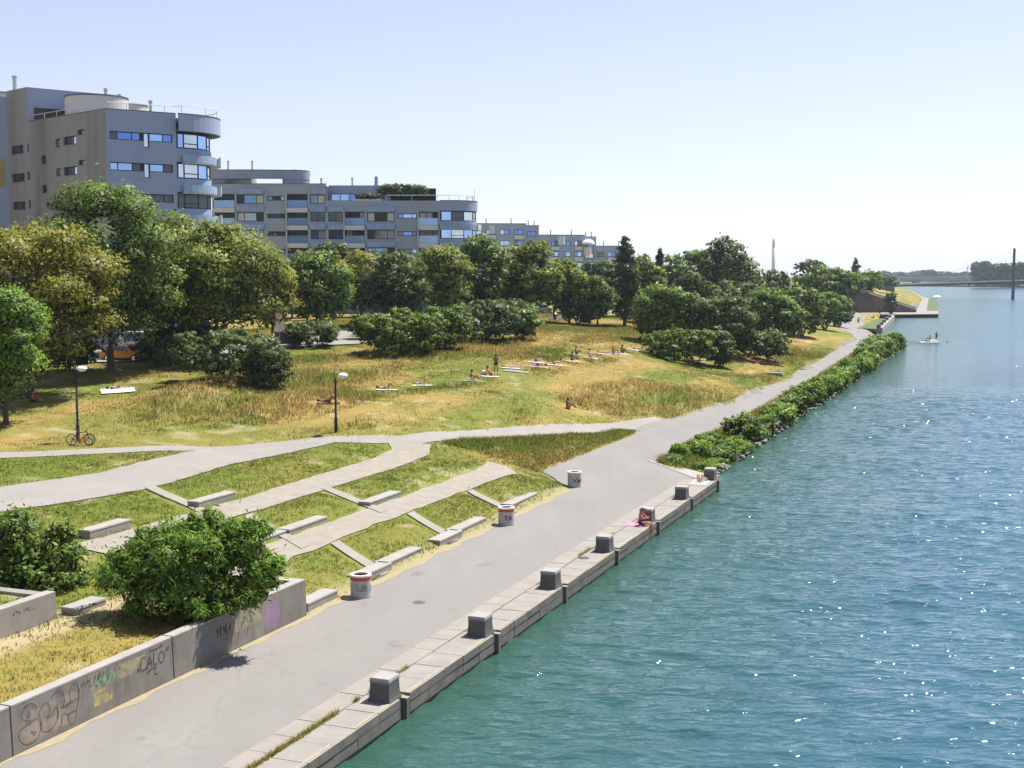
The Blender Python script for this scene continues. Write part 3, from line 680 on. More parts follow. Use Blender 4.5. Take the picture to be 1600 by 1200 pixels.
# small scribbled tags
def scribble(parent, ya, za, n, h, seed, mat='spray_black', wd=.022, step=.11, **k):
    r = random.Random(seed); L = []
    for i in range(n):
        a = ya + i * step * r.uniform(1.0, 1.4); hh = h * r.uniform(.7, 1.25); q = [(a + step * r.uniform(-.1, 1.0), za + hh * r.uniform(-.1, 1.05)) for _ in range(r.randint(3, 6))]
        L.append(q)
    return strokes(parent, 'graffiti_scribble', L, wd, mat, **k)
scribble(wall1, -4.75, .98, 7, .14, 3); scribble(wall1, -4.2, 1.0, 8, .17, 5, 'spray_black', .015); scribble(wall1, 1.6, .62, 5, .34, 8, wd=.035, step=.13); scribble(wall1, 1.9, .45, 2, .10, 9)
scribble(wall1, 3.0, .72, 5, .30, 12, wd=.026, step=.2); scribble(wall1, -4.35, .80, 6, .2, 15, 'spray_green', .03, .15)
scribble(wall1, 4.6, .98, 4, .16, 19, 'concrete_light', .018, .12)
scribble(wall2, -1.9, 1.72, 8, .12, 21, wd=.03, slope=.04, zt=2.0)
pm('spray_orange', (.45, .16, .04), .8, .2, 6, (.3, .28, .25), 4, (.5, .6)); pm('spray_red', (.42, .04, .05), .8, .2, 6)
strokes(wall2, 'graffiti_patch', [[(-1.25, 1.62), (-.7, 1.7)], [(-1.25, 1.5), (-.75, 1.55)], [(-1.2, 1.36), (-.85, 1.42)]], .13, 'spray_orange', zt=2.0, dx=.003)
strokes(wall2, 'graffiti_mark', [[(-1.2, 1.0), (-1.28, 1.25), (-1.1, 1.42), (-.9, 1.3), (-.95, 1.05)], [(-1.25, .95), (-1.0, .9)], [(-1.3, 1.2), (-1.35, 1.0)]], .05, 'spray_black', zt=2.0, dx=.006)
strokes(wall2, 'graffiti_mark', [[(-1.12, 1.22), (-1.05, 1.28), (-1.0, 1.2)]], .10, 'spray_red', zt=2.0, dx=.007)
strokes(wall2, 'graffiti_mark', [[(-1.5, 1.0), (-1.55, .86), (-1.3, .82), (-1.0, .85)]], .09, 'spray_black', zt=2.0, dx=.005)

# ------------------------------------------------------------------ terrace blocks and ramps
def block(px0, px1, py_base, z, label, h=.32, dep=.62, flip=False):
    """low concrete block seen from px0 to px1 with its front foot at py_base"""
    a = at(px0, py_base, z); b = at(px1, py_base, z); ua, wa = toUW(a.x, a.y); ub, wb = toUW(b.x, b.y)
    uc = ua; wc = wa
    # run along the quay direction until the line of sight of px1
    L = 1.0
    for _ in range(20):
        q = UW(uc + L, wc); x = 800 + FPX * q.x / (q.y * math.cos(PITCH) + (CAMZ - z) * math.sin(PITCH)); L *= (px1 - px0) / max(5, x - px0)
        L = min(max(L, .4), 4)
    t = thing('terrace_block', label, 'concrete block', UW(uc, wc, z), ROT, 'concrete blocks of the terraces')
    MB().box(-dep, 0, 0, L, -.25, h - .04, (0, .02, 0, 0)).build('block_body', 'concrete', t, bevel=.015)
    MB().box(-dep - .02, .0, -.02, L + .02, h - .04, h + .04, (.01, .01, .01, .01)).build('cap_slab', 'concrete_light', t, bevel=.012)
    return uc, wc, L
block(482, 528, 958, 0, 'low concrete block touching the end of the graffiti wall')
block(565, 613, 915, 0, 'low concrete block just behind the nearest litter bin with green letters')
block(606, 659, 893, 0, 'low concrete block on the promenade edge, second beyond the nearest bin')
block(688, 723, 857, 0, 'short low concrete block on the promenade edge, halfway between the two red-rimmed bins')
block(715, 760, 841, 0, 'low concrete block on the promenade edge just before the middle bin')
block(800, 841, 799, 0, 'low concrete block beyond the middle bin, furthest along the promenade edge')
block(402, 459, 858, .62, 'low concrete block beside the locust bush on the lower gravel path')
block(453, 512, 840, .66, 'low concrete block on the lower gravel path right of the locust bush')
block(578, 627, 796, .66, 'low concrete block in the middle of the grass terraces on the lower gravel path')
block(311, 369, 796, 1.3, 'low concrete block on the upper gravel path above the locust bush')
block(141, 205, 838, 1.5, 'pale concrete block showing above the bushes at the left', .2)
block(120, 167, 968, 1.08, 'low concrete block between the dark bush and the locust bush behind the wall')
for a2, b2, z0, z1, lb in STRIPS:
    rsL = []
    for k in range(9):
        t = -.08 + 1.22 * k / 8; u = a2[0] + (b2[0] - a2[0]) * t; w = a2[1] + (b2[1] - a2[1]) * t; w = max(w, 7.25); z = max(Hz(u, w), Hz(u + .6, w)) + .07
        rsL.append([UW(u, w, z), UW(u + .7, w, z), UW(u + .7, w, z - .4), UW(u, w, z - .4)])
    tag(MB().rings(rsL).build('concrete_strip', 'paving'), lb, 'concrete strip', 'concrete strips of the terraces')

# ------------------------------------------------------------------ litter bins
def text_on_cylinder(txt, size, rad, z, ang0, mat, parent, name='lettering'):
    cu = bpy.data.curves.new('t', 'FONT'); cu.body = txt; cu.size = size; cu.offset = .006
    o = bpy.data.objects.new('t', cu); COL.objects.link(o)
    dg = bpy.context.evaluated_depsgraph_get(); me = bpy.data.meshes.new_from_object(o.evaluated_get(dg))
    bpy.data.objects.remove(o)
    bm = bmesh.new(); bm.from_mesh(me); bmesh.ops.triangulate(bm, faces=bm.faces[:]); bmesh.ops.subdivide_edges(bm, edges=bm.edges[:], cuts=1)
    for v in bm.verts:
        t = ang0 + v.co.x / rad; v.co = (rad * math.cos(t), rad * math.sin(t), z + v.co.y)
    bm.to_mesh(me); bm.free(); me.materials.clear()
    return link(name, me, mat, parent)
def bin_(px, py, label, band, txt=None, tm='spray_green'):
    p = at(px, py, 0); p = Vector((p.x, p.y + .38, 0))
    t = thing('litter_bin', label, 'litter bin', p, 0, 'concrete ring litter bins')
    n = 32
    def ring(ro, ri, z0, z1):
        return MB().rings([[(r * math.cos(2 * math.pi * i / n), r * math.sin(2 * math.pi * i / n), z) for i in range(n)] for r, z in ((ro, z0), (ro, z1), (ri, z1), (ri, z0 + .0), (ro, z0))], cap=False)
    ring(.385, .33, 0, .66).build('drum', 'bin_concrete', t, smooth=False)
    ring(.39, .33, .66, .80).build('band', 'bin_red' if band else 'bin_concrete', t)
    ring(.405, .29, .80, .87).build('rim', 'bin_white', t, bevel=.008)
    MB().lathe([(.30, .02), (.30, .5)], 20).build('liner', 'bin_inside', t)
    if txt: text_on_cylinder(txt, .33, .389, .27, R(-105), tm, t)
    MB().lathe([(.392, .02), (.394, .05), (.392, .08)], n).build('foot_ring', 'bin_concrete', t)
    return t
bin_(562, 936, 'concrete ring litter bin with red band and green letters, nearest the camera', True, 'UR S')
bin_(791, 822, 'concrete ring litter bin with red band halfway along the grass terraces', True, 'TA', 'spray_black')
b3 = bin_(898, 762, 'plain grey concrete litter bin with scrawls by the path junction', False, 'XMX', 'spray_black')

for px, py, lb in ((655, 941, 'small dark drain cover in the promenade right of the nearest bin'), (912, 871, 'dark drain cover in the paving strip before the fourth bollard')):
    p = at(px, py, .006 if px == 655 else .02); t = thing('drain_cover', lb, 'drain cover', p, ROT)
    MB().lathe([(.24, 0), (.23, .008)], 18).build('cover_plate', 'quay_face', t); MB().box(-.15, .15, -.02, .02, .008, .014).build('grip_bar', 'frame_dark', t)
# ------------------------------------------------------------------ street lamps and bicycles
def lamp(px, py, pytop, label, reach):
    p = ground(px, py); top = atd(px, pytop, p.y).z - p.z
    t = thing('street_lamp', label, 'street lamp', p, 0, 'park lamps beside the upper path')
    MB().lathe([(.11, -.2), (.11, .9), (.075, 1.0), (.06, top)], 12).build('post', 'lamp_black', t, smooth=True)
    MB().path([(0, 0, top - .15), (reach * .5, 0, top - .06), (reach, 0, top - .12)], .03).build('arm', 'lamp_black', t)
    MB().lathe([(.05, .2), (.20, .17), (.30, .08), (.33, 0), (.28, -.02)], 20).build('lamp_shade', 'lamp_white', t, (reach + .15, 0, top - .22), smooth=True)
    MB().lathe([(.26, 0), (.22, -.09), (.08, -.13)], 16).build('lamp_glass', 'glass_pale', t, (reach + .15, 0, top - .24), smooth=True)
    MB().box(-.015, .09, -.05, .05, .5, .75).build('hatch', 'lamp_black', t)
lamp(525, 676, 582, 'black park lamp with white hood standing in the meadow, further right of the two', .32)
lamp(122, 689, 571, 'black park lamp with white hood by the bicycles at left', .2)
def bicycle(loc, rz, fr, frm, label, sc=1.0, wheelr=.34):
    t = thing('bicycle', label, 'bicycle', loc, rz); t.scale = (sc,) * 3
    wb = .52
    for x in (-wb, wb):
        w = MB().torus((x, 0, wheelr), wheelr - .025, .027, (0, 1, 0), 28, 6).build('wheel', 'tyre', t, smooth=True)
        MB().torus((x, 0, wheelr), wheelr - .055, .012, (0, 1, 0), 24, 5).build('rim', 'chrome', w)
        s = MB()
        for k in range(12):
            a = k * math.pi / 6; s.tube((x, 0, wheelr), (x + (wheelr - .05) * math.cos(a), 0, wheelr + (wheelr - .05) * math.sin(a)), .004, None, 4)
        s.tube((x, -.05, wheelr), (x, .05, wheelr), .03).build('spokes', 'chrome', w)
    bb = (-.06, 0, .28); seat = (-.2, 0, .78); head = (.36, 0, .80); h2 = (.40, 0, .66)
    MB().tube(bb, seat, .028).tube(bb, h2, .03).tube((-.18, 0, .72), head, .028).tube((-wb, .04, wheelr), bb, .018).tube((-wb, -.04, wheelr), bb, .018).tube((-wb, .04, wheelr), (-.18, 0, .72), .016).tube((-wb, -.04, wheelr), (-.18, 0, .72), .016).tube(head, h2, .035).build('frame', frm, t)
    MB().tube(h2, (.5, .05, wheelr), .02).tube(h2, (.5, -.05, wheelr), .02).tube((.5, -.05, wheelr), (.5, .05, wheelr), .012).build('fork', frm, t)
    MB().tube(seat, (-.225, 0, .9), .014).build('seat_post', 'chrome', t)
    MB().box(-.36, -.08, -.07, .07, .9, .955, (.02, .12, .02, .02)).build('saddle', 'cloth_black', t, bevel=.02)
    MB().tube(head, (.36, 0, .95), .016).path([(.46, -.28, .98), (.40, -.1, .97), (.36, 0, .96), (.40, .1, .97), (.46, .28, .98)], .014).build('handlebar', 'lamp_black', t)
    MB().torus((-.06, 0, .28), .09, .012, (0, 1, 0), 16, 5).tube((-.06, -.1, .28), (-.06 + .12, -.1, .18), .01).tube((-.06, .1, .28), (-.18, .1, .38), .01).tube((-.06, -.1, .28), (-.06, .1, .28), .012).build('crank', 'lamp_black', t)
    return t
pb = ground(124, 696)
bicycle((pb.x + .05, pb.y + .1, pb.z), R(4), .34, 'lamp_black', 'black adult bicycle locked to the left lamp post', 1.0)
kb = bicycle((pb.x + .28, pb.y - .38, pb.z), R(22), .25, 'bike_orange', 'small orange and white child bicycle leaning on the black one', .72)

# ------------------------------------------------------------------ trees, bushes
def leaf_cloud(name, rx, ry, rz, n, L, mat, seed, flat_bottom=False, lump=.34, nclump=None, shape='round', droop=.0, asp=.55, stray_a=.09):
    """crown of leaf-sized faces gathered in clumps; local origin at the crown centre"""
    rs = np.random.RandomState(seed)
    nc = nclump or int(np.clip(36 + 3.6 * rx * rz / max(.2, (lump * min(rx, rz)) ** 2), 55, 150))
    d = rs.normal(size=(nc, 3)); d /= np.linalg.norm(d, axis=1)[:, None]
    rad = rs.uniform(.25, 1.0, nc) ** .45
    cr = lump * min(rx, rz, ry) * rs.uniform(.6, 1.35, nc)
    if flat_bottom:
        d = np.sign(d) * np.abs(d) ** .85
    cc = d * rad[:, None] * (np.array([rx, ry, rz]) - cr[:, None] * .6)
    if shape == 'spire':
        t = rs.uniform(0, 1, nc); prof = np.clip(np.minimum((1 - t) ** .62 * 1.15, .35 + t * 2.4), 0, 1)
        a = rs.uniform(0, 6.283, nc); rr = rs.uniform(.3, .8, nc)
        cc = np.stack([np.cos(a) * rr * prof * rx, np.sin(a) * rr * prof * ry, (t * 2 - 1) * rz * .96], -1); cr = rx * .5 * (.35 + prof * .7) * rs.uniform(.7, 1.2, nc)
    if shape == 'arch':
        nb = 30; ba = rs.uniform(0, 6.283, nb); be = rs.uniform(.1, 1.0, nb); bi = rs.randint(0, nb, nc); t = rs.uniform(.3, 1.0, nc) ** .6
        hor = t * (1.1 - .6 * be[bi] ** 2); ver = t * (.35 + 1.55 * be[bi]) - t * t * .28
        c2 = np.stack([np.cos(ba[bi]) * hor * rx, np.sin(ba[bi]) * hor * ry, (ver * 1.25 - 1.0) * rz], -1); cr2 = lump * min(rx, rz) * rs.uniform(.45, 1.0, nc) * (1.2 - .6 * t)
        use = rs.rand(nc) < .6; cc[use] = c2[use]; cr[use] = cr2[use]
    if shape == 'cone':
        t = (cc[:, 2] / rz + 1) / 2; k = np.clip(1.25 - t * .75, .3, 1.15); cc[:, 0] *= k; cc[:, 1] *= k
    wgt = cr ** 2 * (.6 + .4 * (rad > .6)); pick = rs.choice(nc, n, p=wgt / wgt.sum())
    v = rs.normal(size=(n, 3)); v /= np.linalg.norm(v, axis=1)[:, None]; v[:, 2] = np.where(rs.rand(n) < .72, np.abs(v[:, 2]), v[:, 2])
    r = rs.uniform(.12, 1.0, n) ** .36 * (1 + rs.normal(0, .10, n))
    p = cc[pick] + v * (r * cr[pick])[:, None] * np.array([1.1, 1.1, .85])
    stray = rs.rand(n) < (.06 if stray_a < .2 else .2); p[stray] += rs.normal(0, 1, (stray.sum(), 3)) * stray_a * min(rx, rz)
    if flat_bottom: p[:, 2] = np.maximum(p[:, 2], -rz * 1.0 + rs.uniform(0, .15, n) * rz)
    nrm = v * .75 + rs.normal(0, .55, (n, 3)) + np.array([0, 0, .5]); nrm /= np.linalg.norm(nrm, axis=1)[:, None]
    t1 = np.cross(nrm, rs.normal(size=(n, 3))); t1[:, 2] -= droop; t1 -= (t1 * nrm).sum(1)[:, None] * nrm; t1 /= np.linalg.norm(t1, axis=1)[:, None] + 1e-9
    t2 = np.cross(nrm, t1); ll = L * np.clip(np.exp(rs.normal(-.08, .38, n)), .4, 2.2)[:, None]
    a = p - t1 * ll * .5; b = p + t2 * ll * asp * .5; c = p + t1 * ll * .5; e = p - t2 * ll * asp * .5
    co = np.stack([a, b, c, e], 1).reshape(-1, 3)
    lv = np.repeat(np.clip(.35 * rs.rand(nc)[pick] + .65 * rs.rand(n), 0, 1), 4)
    out = p / np.array([rx, ry, rz]); out /= np.linalg.norm(out, axis=1)[:, None] + 1e-6
    flip = np.sign((nrm * v).sum(1))[:, None]
    sn = nrm * flip * .7 + v * .8 + out * .2; sn /= np.linalg.norm(sn, axis=1)[:, None]
    return npmesh(name, co, None, 4, mat, {'lv': ('FLOAT', lv), 'nrm': ('FLOAT_VECTOR', np.repeat(sn, 4, 0))})
def trunk_mesh(h, crown_z0, rx, rz, r, seed, lean=0):
    rnd = random.Random(seed); mb = MB(); top = crown_z0 + rz * 1.1
    pts = [Vector((0, 0, -.4)), Vector((lean * .1, 0, h * .12)), Vector((lean * .3, rnd.uniform(-.1, .1), crown_z0)), Vector((lean * .6 + rnd.uniform(-.3, .3), rnd.uniform(-.3, .3), (crown_z0 + top) / 2)), Vector((lean, 0, top))]
    mb.path(pts, [r * 1.35, r, r * .85, r * .6, r * .25], 9)
    for k in range(7):
        a = rnd.uniform(0, 6.28); z = crown_z0 * .8 + (top - crown_z0) * rnd.uniform(0, .6); q = Vector((lean * .4, 0, z)); l = rx * rnd.uniform(.5, .85)
        m = q + Vector((math.cos(a) * l * .5, math.sin(a) * l * .5, l * .35)); e = q + Vector((math.cos(a) * l, math.sin(a) * l, l * rnd.uniform(.5, .9)))
        mb.path([q, m, e], [r * .45, r * .28, r * .08], 6)
    return mb.mesh('trunk')
NLEAF = 0
def plant(name, label, cat, px, top, wpx, dist, mat, bottom=None, base=None, seed=1, group=None, bush=False, dens=1.0, leafk=1.0, lump=.34, shape='round', depthk=.9, trunk_dx=0, droop=0., asp=.55):
    global NLEAF
    T = atd(px, top, dist); g = Hxy(T.x, dist) if base is None else base
    zb = g if bush else max(g + .8, atd(px, bottom + (20 if dist < 130 else 24 if dist < 300 else 0), dist).z)
    rx = wpx / 2 * dist / FPX * (1.12 if bush else 1.22); rz = (T.z - zb) / 2; cz = (T.z + zb) / 2 - g
    t = thing(name, label, cat, (T.x, dist, g), 0, group)
    L = max(.07, dist * .0027) * leafk
    n = int(dens * 7.6 * math.pi * rx * rz / (L * L * asp * .5)); n = max(500, min(n, 48000)); NLEAF += n
    me = leaf_cloud('crown', rx, rx * depthk, rz, n, L, mat, seed, bush, lump, shape=shape, droop=droop, asp=asp)
    c = link('foliage' if bush else 'crown', me, None, t, (0, 0, cz))
    r = max(.05, min(.38, (T.z - g) * .017))
    if bush:
        mb = MB(); rnd = random.Random(seed)
        for k in range(5):
            a = rnd.uniform(0, 6.28); mb.path([(math.cos(a) * .1, math.sin(a) * .1, -.2), (math.cos(a) * rx * .3, math.sin(a) * rx * .3, cz * .7), (math.cos(a) * rx * .6, math.sin(a) * rx * .55, cz * 1.35)], [r, r * .7, r * .25], 5)
        link('stems', mb.mesh('stems'), 'bark', t)
    else:
        link('trunk', trunk_mesh(T.z - g, cz - rz, rx, rz, r, seed), 'bark', t, (trunk_dx * dist / FPX, 0, 0))
    return t
ROW = 'trees along the road above the meadow'
TREES = [
 ('dark green crown filling the gap behind the small yellow green tree', 455, 408, 90, 196, 'leaf_green', 500, .8, .32, 'round'),
 ('mid green crown behind the yellow olive tree in the row', 590, 396, 90, 198, 'leaf_green', 500, .8, .32, 'round'),
 ('mid green crown behind the dark leaved tree and the olive tree', 655, 392, 90, 202, 'leaf_green', 495, .8, .32, 'round'),
 ('olive crown between the tall olive green and the dense olive tree, further back', 792, 384, 90, 215, 'leaf_olive', 490, .8, .32, 'round'),
 ('dark crown behind the dense olive tree towards the poplar', 866, 402, 80, 220, 'leaf_green', 485, .8, .32, 'round'),
 # label, px, top, width, dist, material, crown bottom, density, lump, shape
 ('big olive yellow linden tree at the left edge in front of the apartment block', 38, 334, 245, 92, 'leaf_linden', 570, 1.0, .30, 'round'),
 ('bright green leafy tree cut by the left edge of the picture', 2, 438, 128, 82, 'leaf_bright', 622, 1.0, .34, 'round'),
 ('tall dark green maple covering the corner of the nearest apartment block', 165, 279, 205, 104, 'leaf_green', 566, 1.0, .30, 'round'),
 ('olive green tree tucked between the tall maple and the broad tree', 262, 330, 150, 121, 'leaf_olive', 520, .9, .32, 'round'),
 ('broad olive green tree right behind the dark rounded shrub', 335, 340, 200, 113, 'leaf_olive', 530, 1.0, .28, 'round'),
 ('small yellow green tree beside the round traffic sign', 424, 404, 74, 142, 'leaf_linden', 500, .9, .34, 'round'),
 ('round green tree in front of the red balcony awning', 494, 384, 104, 148, 'leaf_green', 522, 1.0, .32, 'round'),
 ('thin dark tree top in front of the middle apartment block windows', 520, 366, 52, 190, 'leaf_dark', 470, .7, .34, 'round'),
 ('yellow olive tree right of the round green tree', 562, 388, 92, 165, 'leaf_linden', 505, .9, .32, 'round'),
 ('dark leaved tree standing above the mid meadow shrub', 622, 392, 96, 158, 'leaf_dark', 515, 1.0, .30, 'round'),
 ('olive tree below the curved corner of the middle apartment block', 684, 376, 96, 170, 'leaf_olive', 505, .9, .30, 'round'),
 ('tall olive green tree right of the middle apartment block corner', 752, 362, 84, 176, 'leaf_green', 495, 1.0, .30, 'round'),
 ('dense olive tree in front of the far stepped building', 830, 372, 84, 178, 'leaf_olive', 490, 1.0, .28, 'round'),
 ('smaller olive tree left of the dark poplar pair', 890, 404, 74, 190, 'leaf_olive', 488, .9, .32, 'round'),
 ('fresh green low tree beside the upper footpath', 934, 428, 52, 186, 'leaf_green', 486, .9, .36, 'round'),
 ('dull green tree behind the fresh green one below the far building', 938, 404, 60, 215, 'leaf_dark', 480, .9, .32, 'round'),
 ('tall dark columnar poplar beside the upper footpath', 977, 370, 44, 190, 'leaf_dark', 486, 1.1, .4, 'spire'),
 ('olive tree just right of the tall columnar poplar', 1010, 396, 62, 218, 'leaf_olive', 480, .9, .32, 'round'),
 ('thin dark columnar tree, smaller than the tall poplar', 1031, 388, 22, 222, 'leaf_dark', 470, 1.1, .4, 'spire'),
 ('low green tree between the thin columnar tree and the big airy one', 1056, 398, 62, 232, 'leaf_green', 470, .9, .32, 'round'),
 ('green crown leaning left behind the big airy tree', 1092, 384, 76, 236, 'leaf_green', 465, .9, .32, 'round'),
 ('big airy dark tree with silvery top left of the chimney', 1138, 369, 88, 226, 'leaf_blue', 468, .75, .26, 'round'),
 ('round dark tree with brownish leaves above the bank shrubs', 1084, 424, 66, 196, 'leaf_dark', 468, 1.0, .3, 'round'),
 ('green tree filling the gap right of the big airy tree', 1172, 412, 50, 240, 'leaf_green', 470, .9, .32, 'round'),
 ('dark tree under the tall chimney', 1215, 418, 72, 262, 'leaf_dark', 470, 1.0, .32, 'round'),
 ('pale feathery tree right of the chimney', 1266, 404, 48, 330, 'leaf_far', 455, .6, .26, 'round'),
 ('broad green tree behind the old retaining wall', 1292, 414, 82, 320, 'leaf_green', 470, 1.0, .3, 'round'),
 ('light olive tree on top of the old retaining wall', 1330, 425, 46, 400, 'leaf_olive', 462, 1.0, .34, 'round'),
 ('round green tree right of the light olive one above the stairs', 1352, 420, 50, 410, 'leaf_green', 462, 1.0, .34, 'round'),
 ('slim dark cypress rising above the far trees', 1337, 403, 14, 470, 'leaf_dark', 450, 1.1, .4, 'spire'),
 ('far bluish tree at the bank corner before the bridges', 1386, 430, 34, 640, 'leaf_far', 450, 1.0, .34, 'round'),
]
for i, (lb, px, top, wp, di, mt, bot, de, lu, sh) in enumerate(TREES):
    plant('poplar_tree' if sh == 'spire' else 'tree', lb, 'tree', px, top, wp, di, mt, bot, None, 100 + i, ROW if 200 < px < 1180 else None, False, de, 1.0, lu, sh)
BUSHES = [
 ('dark hedge in front of the street left of the tall maple trunk', 108, 532, 74, 106, 'leaf_dark', 1.0, .32),
 ('dark hedge between the orange car and the dark rounded shrub', 246, 522, 60, 108, 'leaf_dark', 1.0, .32),
 ('dark hedge under the broad olive tree behind the dark rounded shrub', 300, 505, 130, 120, 'leaf_dark', 1.0, .30),
 ('dark undergrowth between the skip and the meadow thicket', 590, 503, 76, 147, 'leaf_dark', 1.0, .32),
 ('dark hedge behind the bright green thicket shrub', 668, 488, 100, 152, 'leaf_dark', 1.0, .30),
 ('dark hedge behind the right end of the meadow thicket', 790, 466, 90, 168, 'leaf_dark', 1.0, .30),
 ('dark undergrowth at the foot of the tall maple', 118, 520, 60, 118, 'leaf_dark', 1.0, .32),
 ('dark hedge below the big airy tree behind the bank thicket', 1140, 438, 150, 205, 'leaf_dark', 1.0, .28),
 ('dark hedge right of the tall poplar behind the footpath', 1020, 446, 60, 205, 'leaf_dark', 1.0, .30),
 ('dark blue green rounded shrub on the grass below the left trees', 352, 512, 168, 98, 'leaf_blue', 1.0, .26),
 ('lower right lobe of shrub joined to the dark blue green shrub', 420, 540, 72, 96.5, 'leaf_dark', 1.0, .30),
 ('large green shrub at the top of the meadow, left half of the thicket', 628, 480, 132, 124, 'leaf_green', 1.0, .22),
 ('bright green shrub in the middle of the meadow thicket', 690, 474, 90, 130, 'leaf_green', 1.0, .24),
 ('wide green shrub at the right end of the meadow thicket', 756, 468, 120, 140, 'leaf_blue', 1.0, .24),
 ('small round shrub ending the meadow thicket beside the footpath', 815, 478, 58, 143, 'leaf_green', 1.0, .28),
 ('black green hedge clump by the skip and the traffic sign', 488, 500, 84, 129, 'leaf_dark', 1.0, .32),
 ('dark undergrowth behind the large meadow shrub', 575, 490, 60, 138, 'leaf_dark', 1.0, .32),
 ('dark hedge under the dense olive tree by the footpath', 905, 455, 70, 188, 'leaf_dark', 1.0, .32),
 ('spreading dark tree-like shrub at the left of the bank thicket', 1046, 443, 112, 160, 'leaf_green', 1.0, .24),
 ('tall dark shrub in the middle of the bank thicket', 1120, 458, 120, 158, 'leaf_blue', 1.0, .24),
 ('large bright shrub at the right of the bank thicket', 1206, 446, 104, 172, 'leaf_green', 1.0, .24),
 ('low green shrub at the front of the bank thicket', 1066, 510, 112, 146, 'leaf_green', 1.0, .24),
 ('small dull shrub at the front middle of the bank thicket', 1128, 514, 46, 147, 'leaf_dark', 1.0, .3),
 ('grey green low shrub at the front right of the bank thicket', 1186, 514, 92, 158, 'leaf_blue', 1.0, .26),
 ('green shrub behind the bank thicket towards the far wall', 1254, 448, 72, 215, 'leaf_green', 1.0, .26),
 ('round shrub further along the bank near the walkers', 1290, 456, 66, 250, 'leaf_green', 1.0, .28),
 ('dark overhanging shrub nearest the picnic table', 1312, 462, 40, 275, 'leaf_dark', 1.0, .3),
 ('clipped dark green shrub in front of the far stairs', 1392, 456, 22, 385, 'leaf_dark', 1.0, .4),
]
for i, (lb, px, top, wp, di, mt, de, lu) in enumerate(BUSHES):
    plant('shrub', lb, 'shrub', px, top, wp, di, mt, None, .4 if px == 1392 else None, 300 + i, None, True, de, .95, lu)
# the two bushes above the promenade wall
def lobed_bush(name, label, base_px, dist, mat, lobes, L, asp, droop, seed, base):
    q = atd(base_px, 600, dist); t = thing(name, label, 'bush', (q.x, dist, base)); rnd = random.Random(seed)
    mb = MB()
    for k, (px, py, wp, hp, dy) in enumerate(lobes):
        c = atd(px, py, dist + dy); rx = wp / 2 * dist / FPX; rz = hp / 2 * dist / FPX
        n = int(6.0 * math.pi * rx * rz / (L * L * asp * .5))
        link('foliage', leaf_cloud('foliage', rx, max(rx * .8, .5), rz, n, L, mat, seed + k, False, .36, 34, droop=droop, asp=asp, stray_a=.28), None, t, (c.x - q.x, dy, c.z - base))
        m = Vector((c.x - q.x, dy, c.z - base)); mb.path([(rnd.uniform(-.15, .15), 0, -.2), m * .5 + Vector((0, 0, -.1)), m + Vector((0, 0, rz * .5))], [.07, .045, .015], 6)
    link('stems', mb.mesh('stems'), 'bark', t)
lobed_bush('locust_bush', 'feathery bright green locust bush hanging over the graffiti wall', 290, 40.2, 'leaf_locust',
           [(288, 868, 190, 110, 0), (378, 862, 105, 100, .3), (412, 900, 70, 60, -.4), (205, 905, 125, 90, -.2), (330, 826, 110, 56, .4), (245, 850, 100, 60, .6), (318, 808, 46, 30, .2), (400, 828, 60, 40, .2), (300, 930, 200, 84, -.4), (372, 932, 96, 56, -.7), (185, 880, 60, 50, .3), (240, 940, 110, 50, -.4), (435, 880, 34, 26, -.2), (345, 952, 60, 30, -1.0)], .18, .27, .9, 420, 1.05)
lobed_bush('elder_bush', 'dark leafy bush behind the upper retaining wall at the left edge', 50, 43.5, 'leaf_green',
           [(20, 850, 110, 110, 0), (85, 870, 95, 110, .2), (50, 905, 150, 90, -.3), (115, 915, 46, 80, .1), (30, 815, 60, 40, .3), (95, 835, 60, 44, .3), (105, 955, 44, 60, -.2), (-40, 880, 120, 140, .2)], .15, .5, .2, 440, 1.6)
# shrubs along the water
HEDGE = 'shrubs in the strip along the water edge'
protos = []
for k in range(6):
    L = .33; rs_ = random.Random(k)
    h = [2.0, 2.4, 2.7, 2.2, 3.0, 2.5][k]; rx = [1.7, 2.0, 2.1, 1.8, 2.3, 2.0][k]
    protos.append((leaf_cloud('foliage', rx, rx * .9, h / 2 + .2, 3000, L, 'leaf_bright', 500 + k, True, .42), h))
uu = 46.6; k = 0; rh = random.Random(12)
sm = MB()
for a in range(5): sm.path([(math.cos(a * 1.3) * .1, math.sin(a * 1.3) * .1, -.3), (math.cos(a * 1.3) * .5, math.sin(a * 1.3) * .5, .8), (math.cos(a * 1.3) * 1.0, math.sin(a * 1.3) * 1.0, 1.7)], [.05, .04, .02], 5)
sm = sm.mesh('stems'); sm.materials.append(M('bark'))
while uu < 200:
    me, h = protos[k % 6]; w = (2.45 if uu > 58 else (2.3, 4.0)[k % 2]) + rh.uniform(-.4, .5) + (.3 if uu > 150 else 0); s = (.45 if uu < 51 else .6 if uu < 60 else .72 if uu < 90 else .82 if uu < 150 else 1.05) * rh.uniform(.8, 1.15)
    nth = str(k + 1) + ('th' if 10 < (k + 1) % 100 < 14 else {1: 'st', 2: 'nd', 3: 'rd'}.get((k + 1) % 10, 'th'))
    lb = nth + ' shrub from the quay end in the green row along the water'
    t = thing('waterside_shrub', lb, 'shrub', UW(uu, w, Hz(uu, w) - .25), rh.uniform(0, 6.3), HEDGE); t.scale = (s * .86, s * .86, s * rh.uniform(.85, 1.05))
    link('foliage', me, None, t, (0, 0, h / 2)); link('stems', sm, None, t)
    uu += rh.uniform(1.7, 2.5) * (.42 if uu < 58 else 1 if uu < 120 else 1.25); k += 1
